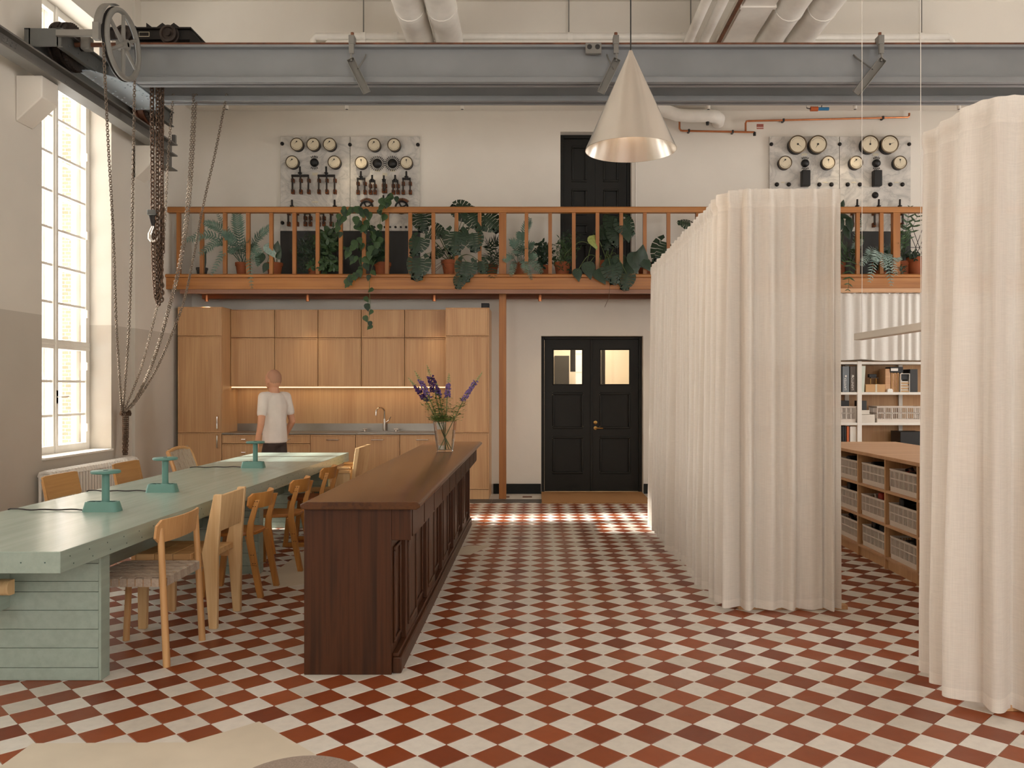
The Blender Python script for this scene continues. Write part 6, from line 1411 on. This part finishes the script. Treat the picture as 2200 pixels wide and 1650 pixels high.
# 10 monstera in front of the door
t = plant('monstera_plant', 'upright monstera on long stalks in front of the gallery door', 1300, 11.40, .13, .22)
for k, px, py, l, a, Y in (('mon',1346,488,56,60,11.1),('mon',1316,482,56,100,11.2),('mon',1290,500,48,150,11.25),('mon',1325,508,56,90,11.15),('lime',1278,523,32,70,11.1),('heart',1349,510,26,80,11.05),('heart',1242,593,28,80,10.98),('heart',1266,584,38,80,11.0),('heart',1293,597,36,60,10.98),('mon',1316,588,58,75,10.97),('mon',1344,604,50,100,10.96),('heart',1336,571,44,70,11.1),('heart',1305,575,36,120,11.05),('mon',1308,520,44,120,11.25)): put_leaf(t, k, px, py, Y, l, a, .3)
MB().tube([at(1312,600,10.98)-t.location, at(1308,640,10.98)-t.location, at(1299,660,10.98)-t.location], .003, 4).build('aerial_root', 'stem_brown', t)
# 11 arum right of it
t = plant('potted_arum', 'arum with pointed glossy leaves beside the long curtain', 1386, 11.40, .11, .20)
for px, py, l, a in ((1366,568,46,85),(1378,546,46,-80),(1363,553,34,-70),(1350,580,36,120),(1392,572,30,60)): put_leaf(t, 'heart', px, py, 11.05, l, a, .25)
# 12 monstera by the curtain
t = plant('monstera_plant', 'monstera peeking out above the top of the long curtain', 1450, 11.42, .12, .22)
for px, py, l, a in ((1424,545,78,115),(1471,479,38,190),(1440,575,50,100),(1470,540,50,80)): put_leaf(t, 'mon', px, py, 11.1, l, a, .25)
# 13.. right section between the curtains
t = plant('rubber_plant', 'rubber plant with large dark oval leaves right of the long curtain', 1800, 11.42, .11, .2)
for px, py, l, a in ((1801,447,30,-50),(1788,470,36,140),(1812,462,34,20),(1804,480,40,100),(1826,480,36,80),(1792,495,36,120),(1820,498,34,70),(1810,440,20,-80)): put_leaf(t, 'ovate', px, py, 11.2, l*1.15, a, .3)
t = plant('lacy_philodendron', 'philodendron with long lobed leaves hanging over the fascia between the curtains', 1826, 11.40, .10, .2, 'dark_pot')
for tip, Y, wm, ar in (((1822,622),10.95,.10,.22),((1790,548),11.1,.10,.12),((1848,505),11.2,.08,.06),((1806,528),11.1,.11,.1),((1842,540),11.15,.09,.1),((1795,585),11.05,.08,.16)): frond(t, tip, Y, 'leaf_mid', None, 9, wm, ar)
for tip in ((1850,470),(1840,520),(1852,515)): frond(t, tip, 11.15, 'leaf_silver', None, 14, .05, .06)
t = plant('silver_fern', 'silvery fern spilling over the gallery edge between the curtains', 1890, 11.40, .10, .2)
for tip, Y, wm, ar in (((1868,604),10.95,.07,.22),((1915,612),10.95,.07,.25),((1932,560),11.05,.09,.12),((1896,530),11.15,.08,.08),((1864,545),11.1,.08,.1),((1935,535),11.15,.08,.1),((1900,575),10.98,.08,.18),((1880,560),11.0,.09,.15),((1925,590),10.96,.07,.2),((1850,570),11.05,.07,.15)): frond(t, tip, Y, 'leaf_silver', None, 16, wm, ar)
foliage(t, (1895,560), .22, .12, 11.25, 30, .07, 'leaf_dark')
t = plant('tree_philodendron', 'tall deeply cut philodendron at the right end between the curtains', 1938, 11.45, .12, .22)
for tip, Y, wm, ar in (((1955,445),11.2,.10,.08),((1975,455),11.2,.10,.06),((1920,475),11.2,.10,.08),((1945,500),11.15,.11,.06),((1930,520),11.1,.10,.08),((1948,478),11.2,.09,.06)): frond(t, tip, Y, 'leaf_mid', None, 7, wm, ar)
foliage(t, (1928,585), .10, .10, 11.15, 30, .06, 'leaf_dark', True)
t = plant('trellis_plant', 'terracotta pot with crossed wire trellis at the right end of the gallery', 1970, 11.35, .13, .26)
for (a, c) in (((-.08,.22),(.10,.72)),((.10,.22),(-.08,.72)),((-.04,.22),(.12,.6)),((.06,.22),(-.1,.6)),((-.1,.4),(.12,.4))): MB().tube([(a[0],0,a[1]),(c[0],0,c[1])], .004, 5).build('trellis_wire', 'black_iron', t)
foliage(t, (1968,548), .14, .10, 11.3, 24, .06, 'leaf_dark')
